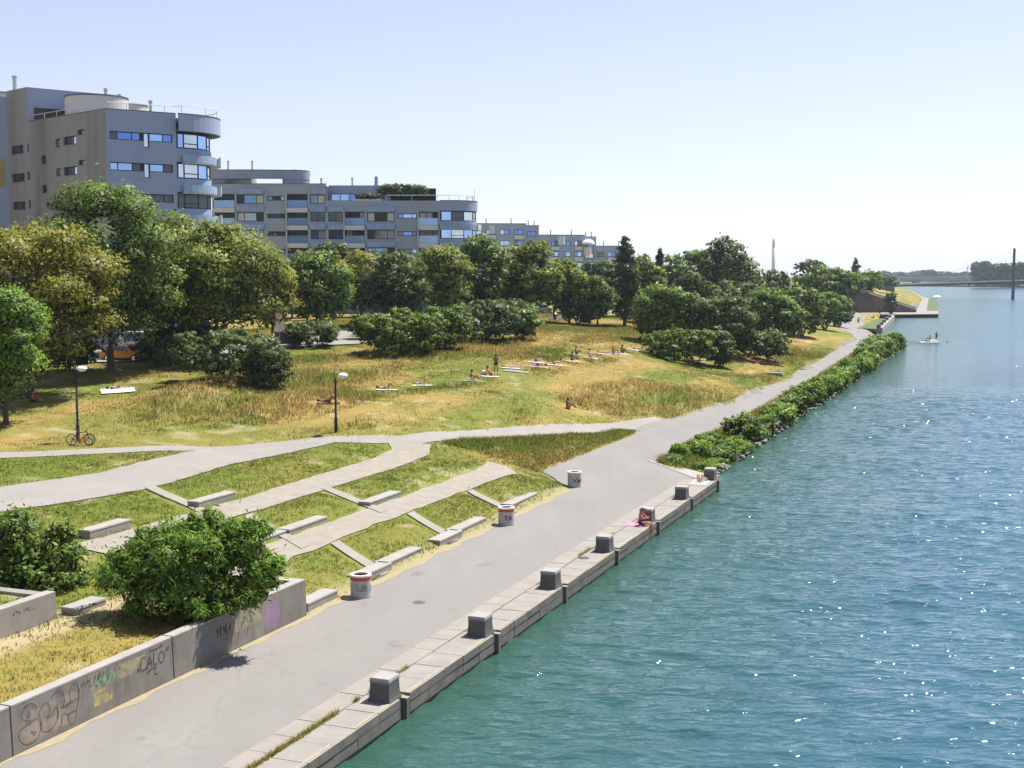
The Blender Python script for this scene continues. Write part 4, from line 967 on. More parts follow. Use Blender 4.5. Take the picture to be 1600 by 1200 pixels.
# stones along the water edge
rs = np.random.RandomState(8); cos_ = []; 
ico = bmesh.new(); bmesh.ops.create_icosphere(ico, subdivisions=1, radius=1); iv = np.array([v.co[:] for v in ico.verts]); if_ = np.array([[v.index for v in f.verts] for f in ico.faces]); ico.free()
vs_, fs_ = [], []
for k in range(240):
    u = 43.5 + (rs.rand() ** 1.4) * 150; w = 1.15 + abs(rs.normal(0, .3)); r = rs.uniform(.06, .24)
    p = UW(u, w, -.66 + (w - 1.0) * .3 + rs.uniform(0, .1)); q = iv * (1 + rs.normal(0, .18, (len(iv), 1))) * r * np.array([1, 1, .6])
    fs_.append(if_ + len(vs_) * len(iv)); vs_.append(q + np.array(p[:]))
tag(link('shore_stones', npmesh('shore_stones', np.concatenate(vs_), np.concatenate(fs_), 3, 'rock'), None), 'loose grey stones along the waterline', 'stones', None, 'stuff')

# ------------------------------------------------------------------ grass blades
def blades(name, label, u, w, h, wd, nb, spread, seed, extra_dry=0.0):
    rs = np.random.RandomState(seed); n = len(u)
    z = Harr(u, w); d = np.clip(dryness(u, w) + rs.normal(0, .18, n) + extra_dry, 0, 1); b = bareness(u, w)
    keep = rs.rand(n) > b * .9; u, w, z, d, h = u[keep], w[keep], z[keep], d[keep], h[keep]; n = len(u)
    x = Q0[0] + u * DX - w * DY; y = Q0[1] + u * DY + w * DX
    base = np.repeat(np.stack([x, y, z - .02], -1), nb, 0); H_ = np.repeat(h, nb) * rs.uniform(.6, 1.15, n * nb)
    N = n * nb; a = rs.uniform(0, 6.283, N); base[:, :2] += rs.normal(0, 1, (N, 2)) * spread
    side = np.stack([np.cos(a), np.sin(a), np.zeros(N)], -1) * wd * rs.uniform(.6, 1.4, N)[:, None]
    ln = rs.normal(0, .35, (N, 2)) * H_[:, None]
    tip = base + np.stack([ln[:, 0], ln[:, 1], H_], -1)
    co = np.stack([base - side, base + side, tip], 1).reshape(-1, 3)
    dd = np.repeat(np.repeat(d, nb), 3); ca = np.stack([dd, np.zeros_like(dd), np.zeros_like(dd), np.ones_like(dd)], -1)
    sn = rs.normal(0, .35, (N, 3)) + np.array([0, 0, 1.0]); sn /= np.linalg.norm(sn, axis=1)[:, None]
    tag(link(name, npmesh(name, co, None, 3, 'grass_blade', {'dry': ('FLOAT_COLOR', ca), 'nrm': ('FLOAT_VECTOR', np.repeat(sn, 3, 0))}), None), label, 'grass', None, 'stuff')
JR = np.random.RandomState(77)
def clear(u, w):
    m = (w > np.where(u < 6.95, 7.6, edge_w(u) + .05 + JR.normal(0, .12, len(u)))) & (strip_d(u, w) > .6)
    ju = u + JR.normal(0, .16, len(u)); jw = w + JR.normal(0, .16, len(u))
    for p in PATHS_UW: m &= ~inpoly(ju, jw, p)
    for a, b in SPOTS: m &= ((u - a) / 1.0) ** 2 + ((w - b) / 1.0) ** 2 > 1.5 ** 2
    return m
SPOTS = [toUW(*ground(x, y)[:2]) for x, y in ((513, 630), (604, 609), (660, 602), (737, 595), (775, 584), (766, 588), (798, 575), (806, 581), (838, 566), (841, 573), (866, 570), (894, 564), (900, 554), (921, 559), (944, 553), (958, 553), (972, 552), (990, 546), (887, 639), (1092, 565), (1106, 564), (184, 609), (52, 628))]
rs = np.random.RandomState(21)
def wpath(u): return np.interp(u, [14, 23.7, 30.2, 36.6, 39.5, 46, 53.5, 64, 75, 86, 120], [50, 36.4, 28.3, 22.4, 18.8, 17.2, 15, 12.6, 10.2, 8.2, 8.0])
# short lawn of the terraces and the raised beds
n = 85000; u = rs.uniform(-8, 42, n); w = rs.uniform(7.2, 44, n); ok = clear(u, w) & (w < wpath(u) - .9); u, w = u[ok], w[ok]
blades('lawn_grass', 'short patchy lawn of the terraces', u, w, .07 + .10 * fbm(u / 1.5, w / 1.5, 40, 2), .014, 4, .06, 1)
# meadow: tall dry and green grass, short where it is mown
n = 120000; u = rs.uniform(20, 175, n); w = rs.uniform(8, 75, n)
dens_ = np.clip(1.25 - (u - 30) / 190, .3, 1); ok = clear(u, w) & (w > wpath(u) + 1.0 - 2.2 * (u > 41) * (w < wpath(u) + 1)) & (rs.rand(n) < dens_); u, w = u[ok], w[ok]
tall = fbm(u / 10, w / 5, 55, 3)
wp = wpath(u)
mown = np.exp(-((w - wp - np.interp(u, [36, 60, 100], [7, 9.5, 12])) / 2.2) ** 2) * (u > 34)
leftf = (1 - sstep(33, 44, u)) * (1 - sstep(14, 18, w - wp))
xr = (Q0[0] + u * DX - w * DY) / (Q0[1] + u * DY + w * DX); leftf = np.maximum(leftf, 1 - sstep(-.31, -.275, xr))
md = np.exp(-((u - MOUND[0]) / 7.0) ** 2 - ((w - MOUND[1]) / 3.4) ** 2); leftf = leftf * (1 - md); tall = np.maximum(tall, md * .7)
h = (.11 + .30 * sstep(.35, .65, tall)) * (1 - .85 * mown) * (1 - .75 * leftf)
blades('meadow_grass', 'tall dry and green meadow grass on the bank', u, w, np.maximum(h, .06), .022, 6, .20, 2)
n = 9000; u = rs.uniform(40.5, 63, n); w = rs.uniform(10.8, 17, n); ok = clear(u, w) & (w < wpath(u) - 1.0); u, w = u[ok], w[ok]
blades('wedge_grass', 'tall pale grass in the wedge between the two paths', u, w, .10 + .26 * fbm(u / 3, w / 2, 60, 2), .02, 6, .16, 3, -.2)
n = 5000; u = rs.uniform(44, 62, n); w = rs.uniform(1.6, 5.6, n); ok = w < np.interp(u, [43, 47.7, 62], [1.6, 5.1, 5.0]); u, w = u[ok], w[ok]
blades('bank_grass', 'fresh green tall grass at the quay end', u, w, .35 + .4 * fbm(u / 2, w / 2, 61, 2), .025, 6, .12, 4, -.6)
n = 9000; u = rs.uniform(60, 200, n); w = np.interp(u, [61, 80, 110, 132, 175, 215], [5.2, 4.7, 4.6, 5.1, 6.2, 8.2]) - np.abs(rs.normal(0, .5, n)) - .1
blades('hedge_grass', 'rough grass between the river path and the waterside shrubs', u, w, .2 + .3 * rs.rand(len(u)), .03, 4, .12, 5, .1)
n = 3500; u = np.concatenate([rs.uniform(-9, -.3, n), rs.uniform(.3, 28, n)]); w = 1.12 + rs.normal(0, .02, 2 * n); ok = (fbm(u / 1.1, w * 0, 70, 2) > np.where(u < -.3, .35, .68)); u, w = u[ok], w[ok]
def crack():
    rs2 = np.random.RandomState(9); N = len(u); x = Q0[0] + u * DX - w * DY; y = Q0[1] + u * DY + w * DX; a = rs2.uniform(0, 6.28, N); hh = rs2.uniform(.04, .2, N)
    base = np.stack([x, y, np.full(N, -.01)], -1); side = np.stack([np.cos(a), np.sin(a), 0 * a], -1) * .012; tip = base + np.stack([rs2.normal(0, .06, N), rs2.normal(0, .06, N), hh], -1)
    co = np.stack([base - side, base + side, tip], 1).reshape(-1, 3); dd = np.repeat(rs2.uniform(.2, .8, N), 3)
    tag(link('joint_grass', npmesh('joint_grass', co, None, 3, 'grass_blade', {'dry': ('FLOAT_COLOR', np.stack([dd, dd * 0, dd * 0, dd * 0 + 1], -1)), 'nrm': ('FLOAT_VECTOR', np.tile([0, 0, 1.0], (3 * N, 1)))}), None), 'weeds growing in the joint behind the quay coping', 'grass', None, 'stuff')
crack()

# ------------------------------------------------------------------ buildings
def plane_sz(px, py, O, th):
    """(s, z) where the line of sight through a photo point meets the vertical face through O with direction th"""
    d = ray(px, py); ex, ey = math.cos(th), math.sin(th)
    det = d[0] * (-ey) + ex * d[1]
    t = (O[0] * (-ey) + ex * O[1]) / det
    s = (d[0] * t - O[0]) * ex + (d[1] * t - O[1]) * ey
    return s, CAMZ + d[2] * t
def facade(parent, name, mat, s0, s1, z0, z1, holes, T=None, depth=.35, y=0.0):
    """wall sheet with real openings and reveals; local x = s, y inward"""
    T = T or Matrix.Identity(4)
    xs = sorted(set([s0, s1] + [v for h in holes for v in h[:2] if s0 < v < s1])); zs = sorted(set([z0, z1] + [v for h in holes for v in h[2:] if z0 < v < z1]))
    mb = MB()
    for i in range(len(xs) - 1):
        for j in range(len(zs) - 1):
            cx = (xs[i] + xs[i + 1]) / 2; cz = (zs[j] + zs[j + 1]) / 2
            if any(h[0] < cx < h[1] and h[2] < cz < h[3] for h in holes): continue
            mb.quad((xs[i], y, zs[j]), (xs[i + 1], y, zs[j]), (xs[i + 1], y, zs[j + 1]), (xs[i], y, zs[j + 1]))
    for a, b, c, d in holes:
        e = y + depth
        mb.quad((a, y, c), (a, e, c), (b, e, c), (b, y, c)); mb.quad((a, y, d), (b, y, d), (b, e, d), (a, e, d)); mb.quad((a, y, c), (a, y, d), (a, e, d), (a, e, c)); mb.quad((b, y, c), (b, e, c), (b, e, d), (b, y, d))
    mb.v = [tuple(T @ Vector(v)) for v in mb.v]
    return mb.build(name, mat, parent)
def window(parent, a, b, c, d, cols, T=None, y=.22, fw=.07, mats=('glass_dark',), rows=None, seed=0):
    """window part with frame; panes are its sub-parts. cols: list of pane boundaries 0..1"""
    T = T or Matrix.Identity(4); rnd = random.Random(seed)
    mb = MB(); W = b - a; Hh = d - c
    mb.box(a, b, y, y + .08, c, c + fw); mb.box(a, b, y, y + .08, d - fw, d)
    xs = [a + W * k for k in cols]
    for i, x in enumerate(xs):
        l = x if i == 0 else x - fw / 2; r = x + fw if i == 0 else x + fw / 2
        if i == len(xs) - 1: l, r = x - fw, x
        mb.box(l, r, y - .002, y + .082, c + fw, d - fw)
    mb.v = [tuple(T @ Vector(v)) for v in mb.v]
    f = mb.build('window', 'frame_dark', parent)
    for i in range(len(xs) - 1):
        g = MB(); m = mats[(i + seed) % len(mats)] if len(mats) != len(xs) - 1 else mats[i]
        g.box(xs[i] + fw * .5, xs[i + 1] - fw * .5, y + .03, y + .05, c + fw * .5, d - fw * .5)
        g.v = [tuple(T @ Vector(v)) for v in g.v]
        g.build('pane', m, f)
    return f
def arc(cx, cy, r, a0, a1, n): return [(cx + r * math.cos(a0 + (a1 - a0) * k / n), cy + r * math.sin(a0 + (a1 - a0) * k / n)) for k in range(n + 1)]
def band(parent, name, mat, pts, z0, z1, th=.2, cap=True, smooth=False):
    """upright band following a plan line, thickness th to its left (inward)"""
    n = len(pts); inn = []
    for i, p in enumerate(pts):
        a = pts[max(0, i - 1)]; b = pts[min(n - 1, i + 1)]; tx, ty = b[0] - a[0], b[1] - a[1]; L = math.hypot(tx, ty) or 1
        inn.append((p[0] - ty / L * th, p[1] + tx / L * th))
    mb = MB()
    rr = [[(pts[i][0], pts[i][1], z0), (inn[i][0], inn[i][1], z0), (inn[i][0], inn[i][1], z1), (pts[i][0], pts[i][1], z1)] for i in range(n)]
    mb.rings(rr); return mb.build(name, mat, parent, smooth=False)
def curved_windows(parent, pts, z0, z1, step, mats, seed=0):
    """glazing that follows a curve: one window part with frame, panes as sub-parts"""
    f = band(parent, 'curved_window', 'frame_dark', pts, z0, z0 + .12, .10)
    band(f, 'head_rail', 'frame_dark', pts, z1 - .10, z1, .10)
    n = len(pts)
    for i in range(0, n - 1, step):
        j = min(n - 1, i + step)
        m = mats[(i // step + seed) % len(mats)]
        a, b = pts[i], pts[j]; L = math.hypot(b[0] - a[0], b[1] - a[1]); ux, uy = (b[0] - a[0]) / L, (b[1] - a[1]) / L; nx, ny = -uy, ux
        def bx(s0, s1, o0, o1, za, zb, nm, mm, par):
            poly = [(a[0] + ux * s0 + nx * o0, a[1] + uy * s0 + ny * o0), (a[0] + ux * s1 + nx * o0, a[1] + uy * s1 + ny * o0), (a[0] + ux * s1 + nx * o1, a[1] + uy * s1 + ny * o1), (a[0] + ux * s0 + nx * o1, a[1] + uy * s0 + ny * o1)]
            MB().prism(poly, za, zb).build(nm, mm, par)
        bx(.06, L - .06, .045, .065, z0 + .1, z1 - .08, 'pane', m, f)
        bx(-.06, .06, -.01, .11, z0 + .1, z1 - .08, 'mullion', 'frame_dark', f)
        if (i // step) % 2 == 1: bx(.06, L - .06, .0, .09, z0 + (z1 - z0) * .30, z0 + (z1 - z0) * .30 + .09, 'transom', 'frame_dark', f)
    return f
def stack(parent, x, y, z0, z1, r, mat='steel'):
    MB().lathe([(r, z0), (r, z1 - .25), (r * 1.3, z1 - .22), (r * 1.3, z1)], 10, x, y).build('vent_pipe', mat, parent)

# ---- block A: nearest apartment house
G = 5.0
DA = 126.0; Oa = atd(165, 170, DA); ROOF = Oa.z; THF = R(90 - 57)
A = thing('apartment_block', 'nearest grey concrete apartment block with rounded glazed corner', 'apartment building', (Oa.x, Oa.y, 0), THF)
def fs(px, py): return plane_sz(px, py, (Oa.x, Oa.y), THF)
sR = fs(275, 200)[0]; sC = fs(287, 200)[0]
pitch_z = fs(170, 203.7)[1] - fs(170, 252.1)[1]
holes = []; wins = []
zt = fs(172, 204.2)[1]; zb = fs(172, 217.4)[1]
sa, sb = fs(171, 210)[0], fs(269.5, 215)[0]
sn0, sn1 = fs(224.3, 212)[0], fs(233.2, 212)[0]
W_ = sb - sa
for k in range(5):
    c, d = zb - k * pitch_z, zt - k * pitch_z
    if c < G + 1: break
    holes += [(sa, sn0, c, d), (sn1, sb, c, d), (sn0, sn1, c - .62, d)]
    ms = [['shutter', 'glass_sky_deep', 'glass_sky_deep', 'frame_dark'], ['glass_sky', 'glass_sky', 'shutter', 'frame_dark'], ['shutter'] * 4, ['glass_dark'] * 4, ['glass_dark'] * 4][k]
    ms2 = [['glass_sky', 'glass_sky_deep'], ['glass_sky', 'shutter'], ['shutter', 'shutter'], ['glass_dark'] * 2, ['glass_dark'] * 2][k]
    window(A, sa, sn0, c, d, [0, .235, .66, .90, 1], None, .2, .09, ms)
    window(A, sn0, sn1, c - .62, d, [0, 1], None, .2, .09, ['glass_pale' if k < 2 else 'shutter'])
    window(A, sn1, sb, c, d, [0, .60, 1], None, .2, .09, ms2)
facade(A, 'front_wall', 'stucco_front', 0, sR, G - 1, ROOF, holes)
# rounded corner: straight bay then a curve turning away
rC = 4.0; nA = 18
def crv(off, s_from):
    return [(s_from, -off)] + arc(sC, rC, rC + off, R(-90), R(55), nA)
MB().prism([(sR, .02)] + arc(sC, rC, rC - .55, R(-90), R(55), nA) + [(sR, 9)], G - 1, ROOF - .4).build('corner_core', 'interior', A)
zwt = fs(277, 207.5)[1]; zwb = fs(277, 231.5)[1]
par_z0 = zwt + .12
band(A, 'parapet_drum', 'stucco_front', crv(1.0, sR - .02), par_z0, ROOF - .12, .25)
MB().prism([(sR, -.75)] + arc(sC, rC, rC + .76, R(-90), R(55), nA) + [(sR, 6)], par_z0 + .02, par_z0 + .25).build('drum_soffit', 'roof_edge', A)
MB().prism([(sR, -.75)] + arc(sC, rC, rC + .76, R(-90), R(55), nA) + [(sR, 6)], ROOF - .9, ROOF - .7).build('drum_roof', 'roof_edge', A)
band(A, 'drum_coping', 'roof_edge', crv(1.03, sR - .05), ROOF - .12, ROOF - .03, .35)
for k in range(5):
    zt2, zb2 = zwt - k * pitch_z, zwb - k * pitch_z
    if zb2 < G: break
    pts = [(sR + .08, .12), (sR + (sC - sR) * .5, .12), (sC, .12)] + arc(sC, rC, rC - .12, R(-90), R(55), 12)[1:]
    curved_windows(A, pts, zb2, zt2, 2, (['glass_sky', 'glass_pale', 'glass_sky', 'glass_pale'], ['glass_sky', 'glass_pale', 'glass_pale'], ['shutter'], ['glass_sky', 'glass_pale'], ['glass_dark'])[k], k)
    band(A, 'spandrel', 'stucco_front', crv(0, sR), zb2 - 1.35, zb2 - .01, .35)
    b_ = band(A, 'balcony_planter', 'panel_blue', crv(.55, sR + .5), zb2 - 1.42, zb2 - .62, .15)
    MB().prism([(sR + .5, -.5)] + arc(sC, rC, rC + .5, R(-90), R(55), nA) + [(sR + .5, 1)], zb2 - 1.5, zb2 - 1.43).build('balcony_slab', 'stucco_white', A)
    # open balcony behind the curve catching the sun
    band(A, 'side_balcony', 'stucco_white', arc(sC, rC + 1.0, rC + 1.35, R(-28), R(60), 10), zb2 - 1.45, zb2 - .45, .18)
# side wall turning away to the left
THS = R(90 + 47.6)
OTHER = (Oa.x, Oa.y)
def ss(px, py): s, z = plane_sz(px, py, OTHER, THS); return s, z
# local frame of A -> side frame: x along side direction
cs, sn_ = math.cos(THS - THF), math.sin(THS - THF)
TS = Matrix(((cs, sn_, 0, 0), (sn_, -cs, 0, 0), (0, 0, 1, 0), (0, 0, 0, 1)))
side_end = ss(13, 250)[0]; step_s = ss(44.5, 200)[0]
rects = [(90, 190, 610, 685), (222, 315, 587, 660), (95, 200, 838, 913), (222, 325, 820, 893), (105, 208, 1068, 1140), (232, 332, 1053, 1125), (335, 375, 690, 765), (342, 382, 932, 1005),
         (452, 495, 553, 630), (515, 620, 533, 610), (630, 688, 480, 527), (458, 500, 795, 867), (520, 628, 780, 857), (638, 695, 728, 775)]
sh = []; wl_ = []
for i, (x0, x1, y0_, y1) in enumerate(rects):
    xm = (x0 + x1) / 2 / 5.217; ym = 110 + (y0_ + y1) / 2 / 5.217
    s0 = ss(x1 / 5.217, ym)[0]; s1 = ss(x0 / 5.217, ym)[0]; sm_, zm = ss(xm, ym); q = atd(xm, ym, 1).length * 0 + (DA + sm_ * .68); hh = (y1 - y0_) / 5.217 * q / FPX * .9
    r_ = (s0, s1, zm - hh / 2, zm + hh / 2); sh.append(r_)
    window(A, *r_, [0, .35, 1] if x1 - x0 > 60 else [0, 1], TS, .22, .1, [['glass_dark', 'glass_dark'], ['glass_pale', 'glass_dark']][1 if i in (9, 12) else 0] if x1 - x0 > 60 else ['glass_pale' if i in (8, 11) else 'glass_dark'])
    if i in (1, 3, 5):
        rr_ = (s1 + .02, s1 + .9, zm - hh / 2 - 1.0, zm - hh / 2 - .05); 
facade(A, 'side_wall', 'stucco_side', 0, step_s, G - 1, ROOF, [h for h in sh if h[1] < step_s], TS)
hs2 = [h for h in sh if h[0] >= step_s]; mid = [h for h in sh if h[0] < step_s <= h[1]]
facade(A, 'stair_tower_wall', 'stucco_side', step_s, side_end, G - 1, ROOF + 3.6, hs2 + mid, TS)
p_end = TS @ Vector((side_end, 0, 0)); p_step = TS @ Vector((step_s, 0, 0))
# left return faces and the higher rear part
MB().prism([(p_step.x, p_step.y), (p_step.x + 9, p_step.y + 1.0), (p_step.x + 7, p_step.y + 12), (p_end.x + 3, p_end.y + 8), (p_end.x + .3, p_end.y + .4)], ROOF - .5, ROOF + 3.58).build('rear_storey', 'stucco_front', A)
MB().prism([(p_step.x + .6, p_step.y - .15), (p_step.x + 9.2, p_step.y + .72), (p_step.x + 9.0, p_step.y + 2)], ROOF + .1, ROOF + 1.5).build('terrace_opening', 'interior', A)
MB().prism([(p_end.x, p_end.y), (p_end.x + .5, p_end.y + .5), (p_end.x - 9, p_end.y - 3.0 + 6), (p_end.x - 10, p_end.y - 3.5 + 5)], G - 1, ROOF + 3.0).build('left_wing', 'stucco_front', A)
MB().prism([(p_end.x - .35, p_end.y - .30 + .32), (p_end.x - 1.9, p_end.y + .28), (p_end.x - 3.2, p_end.y + .5), (p_end.x - 3.1, p_end.y + .9)], ROOF - 6.6, ROOF - 3.6).build('yellow_panel', 'stucco_yellow', A)
# roof, coping, rail, drums
MB().prism([(0.05, .05), (sR, .05), (sR + 2, 9), (p_step.x + 6, p_step.y + 2), (p_step.x + .05, p_step.y + .05)], ROOF - .5, ROOF - .35).build('roof', 'roof_edge', A)
MB().box(0, sR, -.03, .3, ROOF, ROOF + .07).build('front_coping', 'roof_edge', A)
mbc = MB().box(-.02, step_s, -.03, .3, ROOF, ROOF + .07); mbc.v = [tuple(TS @ Vector(v)) for v in mbc.v]; mbc.build('side_coping', 'roof_edge', A)
rail = MB(); rp = [(.3 + k * (sR - .3) / 7, .5) for k in range(8)] + arc(sC, rC, rC + .7, R(-95), R(40), 8)
rail.path([(x, y, ROOF + .75) for x, y in rp], .035, 5)
for x, y in rp[::2]: rail.tube((x, y, ROOF - .4), (x, y, ROOF + .75), .03, None, 5)
rail.build('roof_rail', 'steel_paint', A)
rail = MB(); rp = [TS @ Vector((.3 + k * (step_s - .3) / 6, .5, 0)) for k in range(7)]
rail.path([(q.x, q.y, ROOF + .7) for q in rp], .035, 5)
for q in rp: rail.tube((q.x, q.y, ROOF - .4), (q.x, q.y, ROOF + .7), .03, None, 5)
rail.build('roof_rail', 'steel_paint', A)
def drum(pxa, pxb, top, base, dist, nm='roof_drum'):
    c = atd((pxa + pxb) / 2, top, dist); r = (pxb - pxa) / 2 * dist / FPX; zb_ = atd(0, base, dist).z
    inv = Matrix.Rotation(-THF, 4, 'Z') @ Matrix.Translation((-Oa.x, -Oa.y, 0)); q = inv @ Vector((c.x, dist + r, 0))
    MB().lathe([(r, zb_ - 2), (r, c.z - .12)], 40, q.x, q.y).build(nm, 'stucco_white', A, smooth=False)
    MB().lathe([(r + .06, c.z - .12), (r + .06, c.z)], 40, q.x, q.y).build('drum_coping', 'roof_edge', A)
    return q, c.z
q, z = drum(87, 183, 146, 180, 133); stack(A, q.x + .4, q.y - 2, z - .5, z + .75, .16); stack(A, q.x + 2.1, q.y - 1, z - .5, z + .4, .16)
drum(150, 219, 160, 180, 141); q, z = drum(-70, 24, 142, 160, 150)
q2 = Matrix.Rotation(-THF, 4, 'Z') @ (Vector((atd(23.5, 150, 146).x - Oa.x, 146 - Oa.y, 0))); stack(A, q2.x, q2.y, z - 3, z + 1.1, .22)
q2 = Matrix.Rotation(-THF, 4, 'Z') @ (Vector((atd(235, 160, 138).x - Oa.x, 138 - Oa.y, 0))); stack(A, q2.x, q2.y, ROOF - 1, atd(235, 157, 138).z, .17)

# ---- block B: long facade facing the camera
DB = 218.0; KB = DB / FPX
Ob = atd(333, 300, DB)
B = thing('apartment_block', 'long middle apartment block with rows of blue glass balconies', 'apartment building', (Ob.x, DB, 0), 0)
def bx_(px): return (px - 333) * KB * (1.0)
def bz(py): return atd(600, py, DB).z
PZ = bz(304) - bz(331.7)
cols = [('bal', 333, 366), ('win', 369, 411), ('rib', 416, 444), ('bal', 447, 479), ('win', 483, 506), ('win', 511, 534), ('bal', 536, 567), ('win', 571, 614), ('rib', 618, 648), ('bal', 651, 681)]
ROOFB = bz(287.5); ROOFB2 = bz(313.5); XS = bx_(508); XE = bx_(684)
holes_hi = []; holes_lo = []
rb = random.Random(3)
GL = ['glass_dark', 'glass_sky', 'glass_sky_deep', 'curtain', 'glass_sky', 'glass_pale', 'interior']
for ci, (kind, a, b) in enumerate(cols):
    for k in range(6):
        hi = (k == 0)
        if hi and a >= 508: continue
        tgt = holes_hi if b < 508 else holes_lo
        if kind == 'win':
            c, d = bz(318.5) - k * PZ, bz(304) - k * PZ
            tgt.append((bx_(a), bx_(b), c, d))
            window(B, bx_(a), bx_(b), c, d, [0, .27, .72, 1] if b - a > 30 else [0, .5, 1], None, .2, .13, [rb.choice(GL) for _ in range(3 if b - a > 30 else 2)], None)
            MB().box(bx_(a) - .05, bx_(b) + .05, -.45, -.02, d + .1, d + .98, (0, 0, .15, 0)).build('planter_panel', 'panel_blue', B)
        elif kind == 'rib':
            c, d = bz(313.5) - k * PZ, bz(306) - k * PZ
            tgt.append((bx_(a), bx_(b), c, d))
            window(B, bx_(a), bx_(b), c, d, [0, .3, .75, 1], None, .2, .12, [rb.choice(GL) for _ in range(3)])
        else:
            c, d = bz(325) - k * PZ, bz(303) - k * PZ
            tgt.append((bx_(a), bx_(b), c, d))
            f = window(B, bx_(a), bx_(b), c, d, [0, .35, .7, 1], None, 1.6, .12, [rb.choice(['interior', 'glass_dark', 'curtain', 'glass_pale', 'glass_dark']) for _ in range(3)])
            MB().box(bx_(a), bx_(b), .02, 1.6, c - .02, c + .04).build('balcony_floor', 'stucco_mid', B)
            MB().box(bx_(a) + .05, bx_(b) - .05, -.04, .0, c + .05, c + 1.30).build('glass_rail', 'glass_rail', B)
            MB().box(bx_(a) - .02, bx_(b) + .02, -.35, -.01, c - .75, c - .0).build('balcony_band', 'stucco_white', B)
            MB().box(bx_(a) - .12, bx_(a) - .003, -.5, -.003, c - .75, d + .0).build('balcony_fin', 'stucco_white', B)
facade(B, 'front_wall', 'stucco_mid', bx_(333), XS, G - 1, ROOFB, holes_hi, None, .35)
facade(B, 'front_wall', 'stucco_mid', XS + .001, XE, G - 1, ROOFB2, holes_lo, None, .35)
for (a, b, z) in ((bx_(333), XS, ROOFB),): MB().box(a, b, -.05, .4, z, z + .1).build('coping', 'roof_edge', B)
for k in range(5):   # side reveals of balconies
    pass
rB = 4.6; scB = bx_(698)
MB().box(bx_(333), XS, .5, 14, G - 1, ROOFB - .3).build('core', 'interior', B).hide_render = False
MB().box(XS, XE, 1.75, 14, G - 1, ROOFB2 - .3).build('core', 'interior', B)
MB().box(XS, bx_(605), 3.0, 14, ROOFB2 - .4, ROOFB - .02).build('set_back_storey', 'stucco_front', B)
window(B, XS + .4, bx_(570), ROOFB2 + .1, bz(301), [0, .25, .5, .75, 1], None, 2.85, .12, ['glass_sky', 'glass_sky', 'glass_sky_deep', 'glass_sky_deep'])
MB().prism([(XE, .3)] + arc(scB, rB, rB - .5, R(-90), R(60), 14) + [(XE, 13)], G - 1, ROOFB2 - .3).build('corner_core', 'interior', B)
crvB = lambda off: [(XE, -off)] + arc(scB, rB, rB + off, R(-90), R(60), 16)
band(B, 'parapet_drum', 'stucco_front', crvB(.12), bz(329), ROOFB2, .25)
band(B, 'drum_coping', 'roof_edge', crvB(.16), ROOFB2, ROOFB2 + .1, .35)
for k in range(5):
    zt_, zb_ = bz(330) - k * PZ, bz(345) - k * PZ
    curved_windows(B, [(XE + .2, .15), (XE + (scB - XE) * .6, .15)] + arc(scB, rB, rB - .15, R(-85), R(60), 10), zb_, zt_, 2, (['glass_sky', 'shutter', 'glass_pale', 'glass_dark'], ['glass_sky_deep', 'glass_sky', 'glass_pale', 'glass_sky'], ['glass_dark'])[min(k, 2)], k)
    band(B, 'spandrel', 'stucco_front', crvB(0.02), zb_ - 1.45, zb_, .3)
    band(B, 'balcony_planter', 'panel_blue', crvB(.4), zb_ - 1.5, zb_ - .55, .2)
    band(B, 'side_balcony', 'stucco_white', arc(scB, rB + .5, rB + .75, R(-25), R(60), 8), zb_ - 1.5, zb_ - .5, .2)
# roof terrace: hedge canopy, rail, planting
hd = thing('roof_hedge', 'black green overgrown pergola hedge on the roof of the middle block', 'hedge', (Ob.x + bx_(600), DB + 3, ROOFB2))
link('foliage', leaf_cloud('foliage', 5.6, 1.3, 1.35, 3500, .5, 'leaf_dark', 811, False, .6), None, hd, (2.8, 0, 1.7)); MB().box(-2.4, 8.3, .6, .8, -.3, 2.3).build('screen', 'awning_dark', hd)
hp = thing('roof_plants', 'small potted shrubs on the set back terrace of the middle block', 'plants', (Ob.x + bx_(570), DB + 1.2, ROOFB2))
link('foliage', leaf_cloud('foliage', 2.6, .6, .7, 900, .4, 'leaf_far', 812, True, .6), None, hp, (0, 0, .7)); MB().box(-2.4, 2.4, -.4, .4, -.4, .3).build('planter', 'stucco_white', hp)
rl = MB(); rp = [(bx_(600), .6), (bx_(640), .6), (bx_(680), .6)] + arc(scB, rB, rB - .4, R(-90), R(50), 6)
rl.path([(x, y, ROOFB2 + .95) for x, y in rp], .05, 5)
for x, y in rp: rl.tube((x, y, ROOFB2 - .2), (x, y, ROOFB2 + .95), .04, None, 5)
rl.build('roof_rail', 'steel_paint', B)
# penthouse with curved roof band
zp0, zp1 = bz(277), bz(263.5)
pc = [(bx_(322), 3.0), (bx_(400), 3.2), (bx_(430), 3.6), (bx_(452), 3.9)] + arc(bx_(452), 6.3, 2.4, R(-90), R(20), 8)
band(B, 'penthouse_band', 'stucco_mid', pc, zp0, zp1, .3); band(B, 'penthouse_coping', 'roof_edge', [(x, y - .04) for x, y in pc], zp1, zp1 + .12, .4)
MB().box(bx_(322), bx_(386), 3.8, 8, ROOFB - .3, zp0 + .2).build('penthouse_wall', 'glass_dark', B)
MB().prism([(bx_(434), 4.0), (bx_(452), 3.95)] + arc(bx_(452), 6.3, 2.35, R(-90), R(20), 8) + [(bx_(434), 9)], ROOFB - .3, zp0 + .02).build('penthouse_end', 'stucco_mid', B)
MB().prism([(bx_(322), 3.3), (bx_(452), 4.1), (bx_(474), 6), (bx_(470), 10), (bx_(322), 10)], zp1 - .4, zp1 - .2).build('penthouse_roof', 'roof_edge', B)
